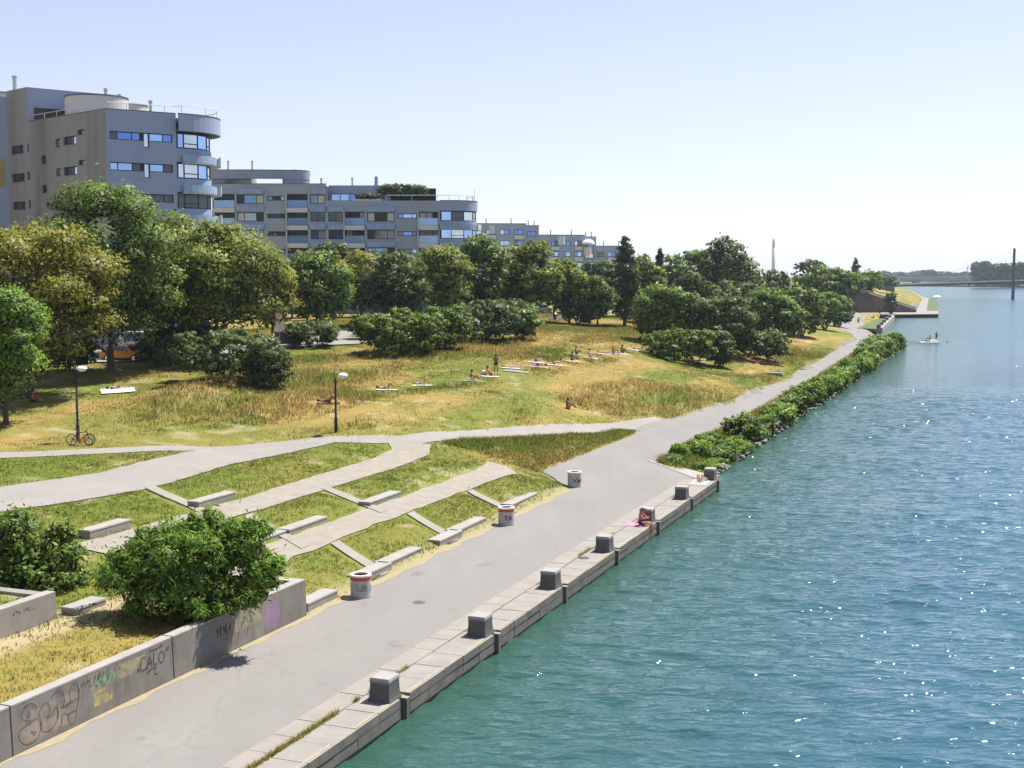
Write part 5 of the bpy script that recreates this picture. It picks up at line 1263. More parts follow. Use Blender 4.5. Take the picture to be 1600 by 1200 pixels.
for px, h1 in ((347, 247), (385, 247), (452, 261), (494, 275), (543, 274)): stack(B, bx_(px), 5, ROOFB - .2, bz(h1), .16)
MB().tube((bx_(582), 4, ROOFB - .3), (bx_(582), 4, bz(273)), .35, .28, 8).build('vent_pipe', 'stucco_mid', B)
MB().tube((bx_(736), 6, ROOFB2 - .3), (bx_(736), 6, bz(292)), .05, .03, 5).build('antenna', 'steel', B)
MB().box(bx_(452), bx_(478), .3, 1.5, bz(388), bz(386)).build('balcony_awning', 'red_cloth', B)

# ---- block C: far stepped building
DC = 352.0; KC = DC / FPX; Oc = atd(735, 349, DC)
C = thing('apartment_block', 'far bluish grey apartment block stepping down to the right', 'apartment building', (Oc.x, DC, 0), R(6))
def cz(py): return atd(850, py, DC).z
def cx_(px): return (px - 735) * KC
for i, (a, b, rf, y) in enumerate(((735, 822, 349.5, 0), (822, 843, 352, 1.5), (843, 917, 366.5, 3), (917, 937, 369, 4.5), (937, 992, 383.5, 6))):
    hol = []
    for k in range(3):
        d = cz(rf + 9 + k * 17); c = cz(rf + 17 + k * 17)
        n = 4 if b - a > 60 else 3 if b - a > 40 else 1
        for j in range(n):
            s0 = cx_(a + (b - a) * (j + .14) / n); s1 = cx_(a + (b - a) * (j + .80) / n); hol.append((s0, s1, c, d))
            window(C, s0, s1, c, d, [0, .4, 1], Matrix.Translation((0, y, 0)), .2, .15, [rb.choice(['glass_dark', 'glass_sky', 'glass_sky_deep', 'glass_pale']) for _ in range(2)])
            if j % 2 == 1:
                MB().box(s0, s1, y - 1.0, y - .01, c - 1.2, c - .2).build('balcony_band', 'stucco_white', C)
    w_ = facade(C, 'front_wall', 'stucco_front', cx_(a), cx_(b), G - 1, cz(rf), hol, Matrix.Translation((0, y, 0)))
    MB().box(cx_(a), cx_(b), y + .4, y + 12, G - 1, cz(rf) - .2).build('core', 'interior', C)
    MB().box(cx_(a), cx_(b) + .05, y - .1, y + 12, cz(rf), cz(rf) + .15).build('roof_slab', 'roof_edge', C)
    MB().quad((cx_(b) + .02, y, G - 1), (cx_(b) + .02, y + 12, G - 1), (cx_(b) + .02, y + 12, cz(rf)), (cx_(b) + .02, y, cz(rf))).build('end_wall', 'stucco_white', C)
    for j in range(2):
        p_ = a + (b - a) * (.3 + .45 * j); MB().tube((cx_(p_), y + 3, cz(rf) - .1), (cx_(p_), y + 3, cz(rf) + 1.6), .16, None, 6).build('vent_pipe', 'steel', C)
for px_, rf in ((769, 357), (878, 374), (920, 391)):
    MB().lathe([(1.0, cz(rf + 8)), (1.0, cz(rf - 5))], 14, cx_(px_), .6).build('stair_drum', 'stucco_white', C)
MB().lathe([(1.9, cz(381)), (1.8, cz(378)), (1.2, cz(374.5)), (.2, cz(372.5))], 16, cx_(922), 2.2).build('parasol', 'float_white', C)

# ------------------------------------------------------------------ road, footpath, cars and street things on the plateau
def gUW(px, py):
    p = ground(px, py); return toUW(p.x, p.y)
road_lo = [gUW(x, y) for x, y in ((-90, 575), (60, 571), (230, 566), (420, 547), (560, 539), (690, 518), (800, 503))]
road_hi = [gUW(x, y) for x, y in ((-90, 551), (60, 549), (230, 546), (420, 538), (560, 531), (690, 511), (800, 496))]
sheet('road', road_lo + list(reversed(road_hi)), 'path_asphalt', .14, 2.0, 'asphalt street under the trees above the meadow')
fp_lo = [gUW(x, y) for x, y in ((838, 505), (890, 498), (940, 492), (1000, 485), (1060, 479))]; fp_hi = [gUW(x, y) for x, y in ((838, 499), (890, 493), (940, 487), (1000, 481.5), (1060, 476))]
sheet('upper_footpath', fp_lo + list(reversed(fp_hi)), 'path_asphalt', .07, 2.0, 'pale footpath at the top of the meadow')
sp_ = [gUW(x, y) for x, y in ((838, 513), (888, 510), (888, 508), (838, 510))]
sheet('footpath_spur', sp_, 'path_asphalt', .06, 2.0, 'short pale path spur left of the footpath')
def car(px, py, dist_z, mat, rz, label, van=False):
    p = ground(px, py)
    t = thing('parked_car', label, 'car', p, rz, 'cars parked along the street')
    prof = [(-2.1, .28), (-2.15, .62), (-2.05, .86), (-1.1, .92), (1.0, .95), (1.95, .80), (2.12, .60), (2.1, .28)]
    cab = [(-1.95, .88), (-1.65, 1.42), (-.2, 1.50), (.45, 1.42), (1.15, .92)] if not van else [(-2.05, .9), (-2.0, 1.85), (.6, 1.9), (1.0, 1.7), (1.5, .92)]
    def ex(pf, w0, w1, zs):
        zmin = min(q[1] for q in pf); zmax = max(q[1] for q in pf); rr = []
        for sgn in (-1, 1): rr.append([(x, sgn * (w0 + (w1 - w0) * (z - zmin) / (zmax - zmin)), z) for x, z in pf])
        return MB().rings(rr)
    ex(prof, .82, .86, 0).build('body', mat, t, bevel=.06)
    ex(cab, .80, .62, 0).build('cabin', mat, t, bevel=.05)
    gl = MB(); (x0, z0), (x1, z1) = cab[0], cab[1]
    def lerp(a, b, k): return a + (b - a) * k
    for sgn in (-1, 1):
        y0 = sgn * .80; y1 = sgn * .66
        for xa, xb, xc, xd in ((cab[1][0] + .1, -.35, cab[0][0] + .55, -.35), (-.25, cab[3][0] - .05, -.25, cab[4][0] - .3)):
            gl.quad((xc, sgn * .79, .98), (xd, sgn * .79, .98), (xb, sgn * .675, cab[2][1] - .16), (xa, sgn * .675, cab[2][1] - .16))
    a, b = cab[3], cab[4]
    gl.quad((b[0] + .0, -.70, b[1] + .06), (b[0] + .0, .70, b[1] + .06), (a[0] + .05, .56, a[1] - .06), (a[0] + .05, -.56, a[1] - .06))
    gl.quad((cab[0][0] - .0, .68, .98), (cab[0][0] - .0, -.68, .98), (cab[1][0] - .04, -.55, cab[1][1] - .08), (cab[1][0] - .04, .55, cab[1][1] - .08))
    gl.build('windows', 'glass_dark', t)
    for x in (-1.3, 1.35):
        for sgn in (-1, 1):
            w = MB().tube((x, sgn * .66, .32), (x, sgn * .875, .32), .32, None, 18).build('wheel', 'tyre', t)
            MB().tube((x, sgn * .86, .32), (x, sgn * .885, .32), .19, None, 12).build('rim', 'chrome', w)
    for sgn in (-1, 1):
        MB().box(2.0, 2.13, sgn * .62 - .17, sgn * .62 + .17, .58, .74).build('headlight', 'glass_pale', t)
        MB().box(-2.17, -2.05, sgn * .62 - .15, sgn * .62 + .15, .6, .78).build('tail_light', 'sign_red', t)
    return t
car(196, 564, 0, 'car_orange', R(-14), 'orange car parked under the tall maple', False)
car(222, 548, 0, 'car_white', R(-14), 'white van parked behind the orange car', True)
car(95, 558, 0, 'car_silver', R(-10), 'silver car half hidden behind the linden tree at left', False)
car(586, 527, 0, 'car_white', R(35), 'white car glimpsed between the trunks above the meadow thicket', False)
car(845, 489, 0, 'car_white', R(50), 'white car parked under the dense olive tree left of the footpath', False)
car(880, 485, 0, 'car_silver', R(50), 'silver car parked between the trunks left of the footpath', False)
car(930, 478, 0, 'car_white', R(55), 'white van parked behind the fresh green tree', True)
car(966, 474, 0, 'car_blue', R(55), 'dark blue car parked beside the tall poplar', False)
car(992, 472, 0, 'car_white', R(55), 'white car parked right of the tall poplar', False)
# traffic sign
p = ground(437, 541); zt = atd(437, 494, p.y).z - p.z
sg = thing('traffic_sign', 'round white traffic sign with red border by the parked skip', 'sign', p)
MB().tube((0, 0, -.2), (0, 0, zt + .4), .04, None, 8).build('post', 'steel', sg)
MB().tube((0, -.06, zt), (0, -.10, zt), .42, None, 28).build('sign_border', 'sign_red', sg)
MB().tube((0, -.10, zt), (0, -.13, zt), .31, None, 28).build('sign_face', 'sign_white', sg)
MB().box(-.42, .42, -.07, -.05, zt - 1.35, zt - .6).build('lower_plate', 'sign_white', sg)
# skip with waste
p = ground(452, 538)
sk = thing('waste_skip', 'dark open skip heaped with pale waste beside the traffic sign', 'skip', (p.x, p.y, p.z), R(12))
MB().rings([[(-1.2, -.8, .15), (1.2, -.8, .15), (1.2, .8, .15), (-1.2, .8, .15)], [(-1.8, -.95, 1.3), (1.7, -.95, 1.3), (1.7, .95, 1.3), (-1.8, .95, 1.3)]]).build('container', 'car_dark', sk)
hb = MB(); rr = random.Random(2)
for k in range(9):
    x = rr.uniform(-1.4, 1.3); y = rr.uniform(-.6, .6); r = rr.uniform(.3, .5); hb.box(x - r, x + r, y - r * .6, y + r * .6, 1.0, 1.25 + r * rr.uniform(.3, 1.0), (rr.uniform(0, r), rr.uniform(0, r), .1, .1))
hb.build('waste_heap', 'cloth_white', sk)
def pub_bin(px, py, label):
    p = ground(px, py); t = thing('street_bin', label, 'litter bin', p)
    MB().lathe([(.25, 0), (.30, .9), (.33, .95), (.33, 1.05), (.15, 1.2)], 14).build('drum', 'car_blue', t); MB().box(-.2, .2, -.34, -.29, .7, .85).build('slot', 'lamp_black', t)
pub_bin(867, 501, 'dark blue street bin at the bend of the upper footpath'); pub_bin(945, 489, 'dark street bin further up the upper footpath beside a thin post')
p = ground(939, 495); tag(MB().tube((0, 0, -.3), (0, 0, 3.0), .06, .04, 8).build('thin_post', 'lamp_black', None, p), 'thin dark post beside the upper footpath', 'post')

# ------------------------------------------------------------------ people
POSES = {
 'stand': dict(pel=(0, 0, .93), che=(0, 0, 1.26), nec=(0, -.01, 1.46), hea=(0, .03, 1.60), sh=(.18, 0, 1.40), el=(.27, .02, 1.15), wr=(.13, .2, 1.22), hip=(.09, 0, .90), kn=(.11, .02, .50), an=(.13, -.03, .09), to=(.15, .12, .05)),
 'walk': dict(pel=(0, 0, .93), che=(0, .03, 1.26), nec=(0, .03, 1.46), hea=(0, .07, 1.60), sh=(.18, .02, 1.40), el=(.25, -.02, 1.14), wr=(.23, .12, .93), hip=(.09, 0, .90), kn=(.10, .14, .50), an=(.10, .02, .09), to=(.10, .16, .05)),
 'sit': dict(pel=(0, 0, .13), che=(0, -.06, .45), nec=(0, -.02, .63), hea=(0, .03, .77), sh=(.17, -.05, .57), el=(.25, .16, .36), wr=(.13, .38, .44), hip=(.10, .05, .13), kn=(.14, .42, .46), an=(.13, .66, .08), to=(.13, .80, .05)),
 'lean': dict(pel=(0, 0, .13), che=(0, -.18, .42), nec=(0, -.24, .60), hea=(0, -.22, .75), sh=(.17, -.23, .54), el=(.24, -.42, .30), wr=(.25, -.46, .05), hip=(.09, .06, .12), kn=(.11, .48, .18), an=(.10, .90, .07), to=(.11, .95, .17)),
 'lie': dict(pel=(0, 0, .12), che=(0, -.34, .13), nec=(0, -.54, .12), hea=(0, -.68, .14), sh=(.18, -.46, .12), el=(.28, -.2, .08), wr=(.24, .05, .08), hip=(.09, .05, .11), kn=(.11, .46, .10), an=(.12, .86, .07), to=(.14, .92, .17)),
 'knees': dict(pel=(0, 0, .12), che=(0, -.34, .13), nec=(0, -.54, .13), hea=(0, -.68, .16), sh=(.18, -.46, .12), el=(.30, -.3, .10), wr=(.14, -.14, .24), hip=(.09, .05, .12), kn=(.12, .36, .50), an=(.12, .60, .08), to=(.12, .74, .05)),
 'prone': dict(pel=(0, 0, .13), che=(0, -.34, .20), nec=(0, -.52, .32), hea=(0, -.60, .46), sh=(.18, -.46, .28), el=(.22, -.56, .06), wr=(.08, -.74, .06), hip=(.09, .05, .11), kn=(.11, .46, .08), an=(.12, .86, .08), to=(.12, .96, .04)),
 'bend': dict(pel=(0, -.1, .92), che=(0, .20, 1.10), nec=(0, .38, 1.12), hea=(0, .52, 1.08), sh=(.18, .30, 1.08), el=(.22, .36, .78), wr=(.16, .42, .55), hip=(.09, -.08, .88), kn=(.12, .0, .48), an=(.14, -.05, .09), to=(.15, .10, .05)),
 'edge': dict(pel=(0, 0, .13), che=(0, .0, .46), nec=(0, .05, .64), hea=(0, .12, .77), sh=(.18, .02, .58), el=(.26, .18, .38), wr=(.12, .36, .38), hip=(.10, .06, .13), kn=(.12, .50, .12), an=(.12, .62, -.28), to=(.12, .74, -.34)),
}
_cache = {}
def skin_mesh(verts, edges, radii, name):
    me = bpy.data.meshes.new(name); me.from_pydata(verts, edges, []); o = bpy.data.objects.new('tmp', me); COL.objects.link(o)
    o.modifiers.new('skin', 'SKIN'); d = me.skin_vertices[0].data
    for i, r in enumerate(radii): d[i].radius = (r, r) if not isinstance(r, tuple) else r
    d[0].use_root = True
    s = o.modifiers.new('sub', 'SUBSURF'); s.levels = 2; s.render_levels = 2
    dg = bpy.context.evaluated_depsgraph_get(); dg.update(); out = bpy.data.meshes.new_from_object(o.evaluated_get(dg)); out.name = name
    bpy.data.objects.remove(o); out.polygons.foreach_set('use_smooth', [True] * len(out.polygons)); out.materials.clear()
    return out
def mixv(a, b, k): return tuple(a[i] + (b[i] - a[i]) * k for i in range(3))
def mir(p): return (-p[0], p[1], p[2])
def body_mesh(pose):
    if pose in _cache: return _cache[pose]
    q = POSES[pose]; V_ = []; E_ = []; Rr = []
    def add(p, r, par=None):
        V_.append(p); Rr.append(r); i = len(V_) - 1
        if par is not None: E_.append((par, i))
        return i
    pel = add(q['pel'], .135); mid_ = add(mixv(q['pel'], q['che'], .55), .115, pel); che = add(q['che'], .14, mid_); nec = add(q['nec'], .055, che)
    h0 = add(mixv(q['nec'], q['hea'], .55), .075, nec); hd_ = add(q['hea'], .10, h0); top_ = add(tuple(q['hea'][i] + (q['hea'][i] - q['nec'][i]) * .55 for i in range(3)), .075, hd_)
    for f in (lambda p: p, mir):
        dk = .04 if (pose == 'walk' and f is mir) else 0
        sh_ = add(f(q['sh']), .06, che); el = add(f(q['el']), .043, sh_); wr = add(f(q['wr']), .032, el)
        dirw = tuple(q['wr'][i] - q['el'][i] for i in range(3)); hand = tuple(q['wr'][i] + dirw[i] * .35 for i in range(3)); add(f(hand), .035, wr)
        kn = q['kn']; an = q['an']; to = q['to']
        if pose == 'walk' and f is mir: kn = (kn[0], -.08, .52); an = (an[0], -.32, .18); to = (to[0], -.22, .07)
        if pose in ('sit', 'lean') and f is mir: kn = (kn[0] + .05, kn[1], kn[2] * .7); 
        hp_ = add(f(q['hip']), .09, pel); th_ = add(f(mixv(q['hip'], kn, .45)), .078, hp_); k_ = add(f(kn), .055, th_); cf = add(f(mixv(kn, an, .35)), .052, k_); a_n = add(f(an), .036, cf); add(f(to), .03, a_n)
    _cache[pose] = skin_mesh(V_, E_, Rr, 'body'); return _cache[pose]
def ellip(c, r, n=10):
    mb = MB(); rings = []
    for i in range(7):
        t = -math.pi / 2 + math.pi * (i + .25) / 6.5; rings.append([(c[0] + r[0] * math.cos(t) * math.cos(2 * math.pi * j / n), c[1] + r[1] * math.cos(t) * math.sin(2 * math.pi * j / n), c[2] + r[2] * math.sin(t)) for j in range(n)])
    return mb.rings(rings)
def person(loc, rz, pose, skin, suit, hair, label, hat=None, top=None, sc=1.0, trousers=False):
    t = thing('person', label, 'person', loc, rz); t.scale = (sc,) * 3; q = POSES[pose]
    me = body_mesh(pose).copy(); me.materials.append(M(skin)); link('body', me, None, t)
    up = Vector(q['hea']) - Vector(q['nec']); up.normalize(); c = Vector(q['hea']) + up * .035 - Vector((0, .03, 0)) * (1 if pose in ('stand', 'walk', 'sit', 'edge', 'lean') else 0)
    ellip(c, (.105, .115, .115)).build('hair', hair, t, smooth=True)
    fwd = Vector((0, 1, 0)) if abs(up.z) > .5 else Vector((0, 0, 1))
    hc = Vector(q['hea']); nz = MB(); nz.rings([[hc + fwd * .085 + Vector((-.015, 0, 0)), hc + fwd * .085 + Vector((.015, 0, 0)), hc + fwd * .085 + up * .05], [hc + fwd * .125 - up * .012, hc + fwd * .125 - up * .010, hc + fwd * .12 - up * .008]]); nz.build('nose', skin, t)
    if hat: ellip(c + up * .045, (.118, .128, .085)).build('hat', hat, t, smooth=True)
    V_ = [q['pel'], q['hip'], mir(q['hip'])] ; k = .30 if not trousers else .92
    V_ += [mixv(q['hip'], q['kn'], k), mir(mixv(q['hip'], q['kn'], k))]; E_ = [(0, 1), (0, 2), (1, 3), (2, 4)]; rad = [.145, .102, .102, .093 if not trousers else .07, .093 if not trousers else .07]
    if trousers:
        V_ += [mixv(q['kn'], q['an'], .9), mir(mixv(q['kn'], q['an'], .9))]; E_ += [(3, 5), (4, 6)]; rad += [.055, .055]
    key = ('s', pose, trousers)
    if key not in _cache: _cache[key] = skin_mesh(V_, E_, rad, 'swimwear')
    me = _cache[key].copy(); me.materials.append(M(suit)); link('trousers' if trousers else 'swimwear', me, None, t)
    if top:
        key = ('t', pose)
        if key not in _cache: _cache[key] = skin_mesh([mixv(q['pel'], q['che'], .3), q['che'], mixv(q['che'], q['sh'], .9), mixv(q['che'], mir(q['sh']), .9), mixv(q['sh'], q['el'], .5), mir(mixv(q['sh'], q['el'], .5))], [(0, 1), (1, 2), (1, 3), (2, 4), (3, 5)], [.135, .155, .075, .075, .06, .06], 'shirt')
        me = _cache[key].copy(); me.materials.append(M(top)); link('shirt', me, None, t)
    return t
def towel(px, py, mat, label, rz=R(-90), L=1.9, W=.85, dy=0.0):
    p = ground(px, py); mb = MB(); n = 8; rnd = random.Random(int(px)); rows = []
    for i in range(n + 1):
        row = []
        for j in range(5):
            x = -W / 2 + W * j / 4; y = -L / 2 + L * i / n; r = Matrix.Rotation(rz, 2) @ Vector((x, y)); h = max(Hxy(p.x + r.x, p.y + r.y), 0) + (.10 if W > 1.2 else .055) + rnd.uniform(0, .02); row.append((x, y, h - p.z))
        rows.append(row)
    for i in range(n):
        for j in range(4): mb.quad(rows[i][j], rows[i][j + 1], rows[i + 1][j + 1], rows[i + 1][j])
    o = mb.build('beach_towel', mat, None, p, rz); sl = o.modifiers.new('solid', 'SOLIDIFY'); sl.thickness = .012
    return tag(o, label, 'towel', 'towels spread on the meadow')
S = [ # px, py, pose, heading deg, skin, suit, hair, towel material, label, top
 (513, 630, 'knees', -90, 'skin_dark', 'cloth_red', 'hair_dark', 'cloth_black', 'tanned person in red swimwear lying with knees up behind the meadow lamp', None),
 (604, 609, 'knees', -90, 'skin_tan', 'cloth_white', 'hair_dark', 'cloth_white', 'dark haired person lying with knees up on a white towel right of the meadow lamp', 'cloth_white'),
 (660, 602, 'knees', -90, 'skin_red', 'cloth_white', 'hair_light', 'cloth_white', 'pale person lying with bent knees below the large meadow shrub', 'cloth_white'),
 (737, 595, 'sit', -80, 'skin_tan', 'cloth_white', 'hair_dark', 'cloth_grey', 'person sitting upright beside a grey towel, left of the standing man', None),
 (775, 584, 'stand', 180, 'skin_dark', 'cloth_black', 'hair_dark', None, 'only person standing upright in the meadow', None),
 (766, 588, 'lean', -70, 'skin_red', 'cloth_purple', 'hair_dark', 'cloth_white', 'reddened person sitting at the feet of the standing man', None),
 (798, 575, 'lie', -85, 'skin_pale', 'cloth_white', 'hair_light', 'cloth_white', 'pale person stretched out flat just right of the standing man', None),
 (838, 566, 'prone', 90, 'skin_pale', 'cloth_black', 'hair_dark', 'cloth_white', 'dark haired person propped on the elbows, upper of the trio in mid meadow', None),
 (841, 573, 'lie', 90, 'skin_tan', 'cloth_navy', 'hair_dark', 'cloth_white', 'person lying flat, lower of the trio in mid meadow', None),
 (866, 570, 'prone', 90, 'skin_pale', 'cloth_teal', 'hair_dark', 'cloth_white', 'pale person propped up, right of the trio in mid meadow', None),
 (894, 564, 'sit', -60, 'skin_dark', 'cloth_red', 'hair_dark', 'cloth_white', 'tanned person sitting on a white towel, front of the seated group', None),
 (900, 554, 'sit', -90, 'skin_tan', 'cloth_navy', 'hair_dark', 'cloth_grey', 'person sitting at the back of the seated group', None),
 (921, 559, 'sit', -100, 'skin_pale', 'cloth_pink', 'hair_dark', 'cloth_white', 'fair person sitting at the right of the seated group', None),
 (944, 553, 'lie', -90, 'skin_red', 'cloth_white', 'hair_dark', 'cloth_white', 'person lying at the left of the furthest towel group', None),
 (958, 553, 'sit', -60, 'skin_tan', 'cloth_teal', 'hair_light', 'cloth_grey', 'person in light clothes sitting in the furthest towel group', None),
 (972, 552, 'sit', -120, 'skin_dark', 'cloth_black', 'hair_dark', 'cloth_white', 'person in black sitting in the furthest towel group', 'cloth_black'),
 (990, 546, 'lie', -90, 'skin_pale', 'cloth_orange', 'hair_light', 'cloth_white', 'pale person lying highest up at the right end of the sunbathers', None),
 (887, 639, 'sit', -70, 'skin_dark', 'cloth_red', 'hair_dark', None, 'dark man in red shorts sitting alone above the path junction', None),
 (1092, 565, 'lie', -90, 'skin_red', 'cloth_orange', 'hair_dark', 'cloth_grey', 'reddened person lying below the bank thicket', None),
 (1106, 564, 'sit', -60, 'skin_tan', 'cloth_white', 'hair_dark', None, 'person sitting in front of the bank thicket', None),
 (184, 609, 'lie', -70, 'skin_pale', 'cloth_purple', 'hair_dark', 'cloth_white', 'person in purple lying on a big white blanket in the tree shade', 'cloth_purple'),
 (52, 628, 'sit', -100, 'skin_tan', 'cloth_black', 'hair_dark', None, 'person sitting in deep tree shade at the left edge', 'cloth_black'),
]
for px, py, pose, hdg, sk_, su, ha, tw, lb, tp in S:
    p = ground(px, py); p.z += .05 if tw else .02
    person(p, R(hdg), pose, sk_, su, ha, lb, None, tp)
    if tw:
        big = px == 184
        towel(px, py + (3 if big else 1), tw, ' '.join((('big white blanket' if big else tw.split('_')[1] + ' towel') + ' under the ' + lb).split()[:16]), R(hdg), 2.4 if big else 1.65, 2.0 if big else .5)
towel(806, 581, 'cloth_grey', 'empty lavender grey towel just below the stretched out pale person', R(-90), 2.2, .9)
p = ground(757, 586); tag(ellip((0, 0, .2), (.35, .25, .25)).build('beach_bag', 'cloth_white', None, p, smooth=True), 'white bag on the grass left of the reddened person', 'bag')
# on the quay
p = UW(27.15, .52, .02); person(p, R(-111), 'edge', 'skin_red', 'cloth_navy', 'hair_dark', 'man with sunburnt back and white cap sitting on the quay edge', 'cloth_white')
tw = MB().box(-.55, .35, -.5, .35, .0, .02).build('beach_towel', 'cloth_pink', None, UW(27.1, .75, .006), R(-111)); tag(tw, 'pink towel under the man on the quay edge', 'towel')
person(UW(41.0, .75, .02), R(-20 + 180), 'knees', 'skin_pale', 'cloth_white', 'hair_light', 'pale person lying on the coping before the last bollard', None, 'cloth_white')
tw = MB().box(-.45, .45, -.9, .9, .0, .018).build('beach_towel', 'cloth_white', None, UW(40.9, .75, .006), ROT); tag(tw, 'pale towel at the quay end under the lying person', 'towel')
# angler among the stones
p = at(1208, 683, -.5); person(p, R(-100), 'bend', 'skin_dark', 'cloth_black', 'hair_dark', 'stooping person in white shirt and dark trousers on the shore stones', None, 'cloth_white', 1.0, True)
# walkers and bathers further off
p = at(1341, 507, .44); person(p, R(200), 'walk', 'skin_tan', 'cloth_black', 'hair_dark', 'right hand dark clad walker on the path before the far wall', None, 'cloth_black', 1.0, True)
p = at(1334, 503, .44); person(p, R(20), 'walk', 'skin_tan', 'cloth_navy', 'hair_dark', 'left hand walker on the path before the far wall', None, 'cloth_grey', 1.0, True)
p = at(1365, 497.5, .44); person(p, R(100), 'sit', 'skin_tan', 'cloth_black', 'hair_dark', 'person sitting at the top corner of the small waterside lawn', None, 'cloth_black', 1.1)
p = at(1409, 548, -.65); person((p.x, p.y, -1.35), R(200), 'stand', 'skin_dark', 'cloth_navy', 'hair_dark', 'bather standing waist deep beside the last waterside shrub', None, None, 1.05)
# low stone slab in the grass near the river path
p = ground(1208, 585); tag(MB().box(-1.2, 1.2, -.5, .5, -.1, .22, (.1, .1, .05, .05)).build('stone_slab', 'concrete', None, p, ROT, bevel=.03), 'flat stone slab lying in the dry grass below the bank thicket', 'stone')

# ------------------------------------------------------------------ raft with bathers
p = at(1455, 537, -.65)
rf = thing('bathing_raft', 'white floating raft moored off the waterside shrubs', 'raft', (p.x, p.y + 1.2, -.65), R(4))
MB().box(-1.8, 1.7, -1.1, 1.1, -.15, .30, (.25, .1, .1, .1)).build('hull', 'float_white', rf, bevel=.05); MB().box(-1.7, 1.6, -1.0, 1.0, -.2, -.0).build('float', 'lamp_black', rf)
MB().box(-.2, 1.5, -.6, .6, .30, .62).build('seat_box', 'float_white', rf, bevel=.04)
MB().path([(-1.7, 0, .25), (-3.4, .4, .35), (-5.0, .8, .5)], .05, 6).path([(-1.7, -.5, .1), (-5.2, .0, .15)], .04, 6).build('mooring_pole', 'wood', rf)
person((p.x + .1, p.y + 1.0, -.03), R(90), 'sit', 'skin_tan', 'cloth_white', 'hair_dark', 'bather sitting in the middle of the raft', None, 'cloth_grey')
person((p.x - .6, p.y + 1.2, -.33), R(-90), 'lie', 'skin_dark', 'cloth_black', 'hair_dark', 'bather lying at the left end of the raft')
person((p.x + 1.4, p.y + 1.4, -.35), R(160), 'stand', 'skin_dark', 'cloth_black', 'hair_dark', 'dark bather standing at the right end of the raft', None, 'cloth_black', 1.05)
p = at(1480, 535, -.65); person((p.x, p.y, -2.1), R(100), 'stand', 'skin_dark', 'cloth_navy', 'hair_dark', 'swimmer showing only the head right of the raft')

# ------------------------------------------------------------------ far waterside: lawn, platform, wall with stairs
def far_poly(name, pts, z, mat, th, label, kind='structure', cat=None):
    q = [at(x, y, z) for x, y in pts]; q2 = [(v.x, v.y) for v in q]
    ar = sum(q2[i][0] * q2[(i + 1) % len(q2)][1] - q2[(i + 1) % len(q2)][0] * q2[i][1] for i in range(len(q2)))
    if ar < 0: q2.reverse()
    o = MB().prism(q2, z - th, z).build(name, mat); return tag(o, label, cat, None, kind)
pm('lawn_far', (.085, .115, .035), .95, .25, .3)
far_poly('small_lawn', [(1340, 512.5), (1370, 498), (1381, 498), (1368, 514)], .52, 'lawn_far', .6, 'small square lawn beside the water before the platform')
st = thing('shore_steps', 'white stepped edge of the small lawn going into the water', 'steps', (0, 0, 0))
for k in range(5):
    a = at(1372 + k * 4.2, 512 - k * 3.9, .5); b = at(1376.2 + k * 4.2, 508.1 - k * 3.9, .5)
    d = (b - a); L = d.length; nrm = Vector((d.y, -d.x, 0)).normalized()
    poly = [a, b, b + nrm * .9, a + nrm * .9]; MB().prism([(v.x, v.y) for v in poly], -1.0, .5).build('step_block', 'concrete_light', st)
    MB().prism([(v.x, v.y) for v in (a - nrm * .3, a + d * .3 - nrm * .3, a + d * .3 + nrm * .5, a + nrm * .5)], .5, 1.15).build('step_post', 'old_wall', st)
far_poly('bathing_platform', [(1376, 491.5), (1467, 490.5), (1465.5, 486), (1452, 465), (1442, 465), (1431, 486), (1376, 487)], .42, 'paving', .22, 'pale concrete bathing platform jutting into the river', None, 'platform')
o = far_poly('platform_base', [(1384, 491.2), (1466.5, 490.2), (1465, 486.5), (1384, 487)], .19, 'bridge_dark', 1.6, 'dark base wall under the bathing platform', None, 'wall')
far_poly('platform_lawn', [(1448, 485.5), (1465, 485.5), (1463, 466), (1451, 466)], .46, 'lawn_far', .5, 'rectangular lawn on the bathing platform')
p = at(1464, 472, .5); u_ = thing('parasol', 'white parasol at the outer edge of the platform lawn', 'parasol', p); MB().tube((0, 0, 0), (0, 0, 2.6), .06).build('pole', 'steel', u_); MB().lathe([(1.7, 2.3), (1.0, 2.7), (.1, 3.0)], 12).build('canopy', 'float_white', u_)
# wall with stairs
DW = 402.0
def wx_(px): return (px - 800) / FPX * DW / math.cos(PITCH) * math.cos(PITCH)
def wz_(py): return atd(1350, py, DW).z
fw = thing('old_retaining_wall', 'dark old retaining wall with pale balustrade and stairs beyond the walkers', 'wall', (atd(1318, 480, DW).x, DW, 0))
def fx(px): return atd(px, 480, DW).x - atd(1318, 480, DW).x
poly = [(fx(1312), .2), (fx(1312), wz_(458)), (fx(1354), wz_(457)), (fx(1432), wz_(484)), (fx(1432), .2)]
MB().rings([[(x, y, z) for x, z in poly] for y in (0, 6)]).build('wall_face', 'old_wall', fw)
cop = MB(); pts = [(fx(1312), wz_(457)), (fx(1354), wz_(456)), (fx(1432), wz_(483))]
for i in range(2):
    a, b = pts[i], pts[i + 1]; cop.rings([[(a[0], -.3, a[1]), (a[0], .5, a[1]), (a[0], .5, a[1] + .45), (a[0], -.3, a[1] + .45)], [(b[0], -.3, b[1]), (b[0], .5, b[1]), (b[0], .5, b[1] + .45), (b[0], -.3, b[1] + .45)]])
cop.build('balustrade_rail', 'concrete_light', fw)
for k in range(10): MB().box(fx(1314 + k * 4) - .15, fx(1314 + k * 4) + .15, 0, .3, wz_(457) - .1, wz_(457) + 1.2).build('baluster', 'concrete_light', fw)
MB().box(fx(1312), fx(1354), -.05, .35, wz_(457) + 1.2, wz_(457) + 1.45).build('hand_rail', 'concrete_light', fw)
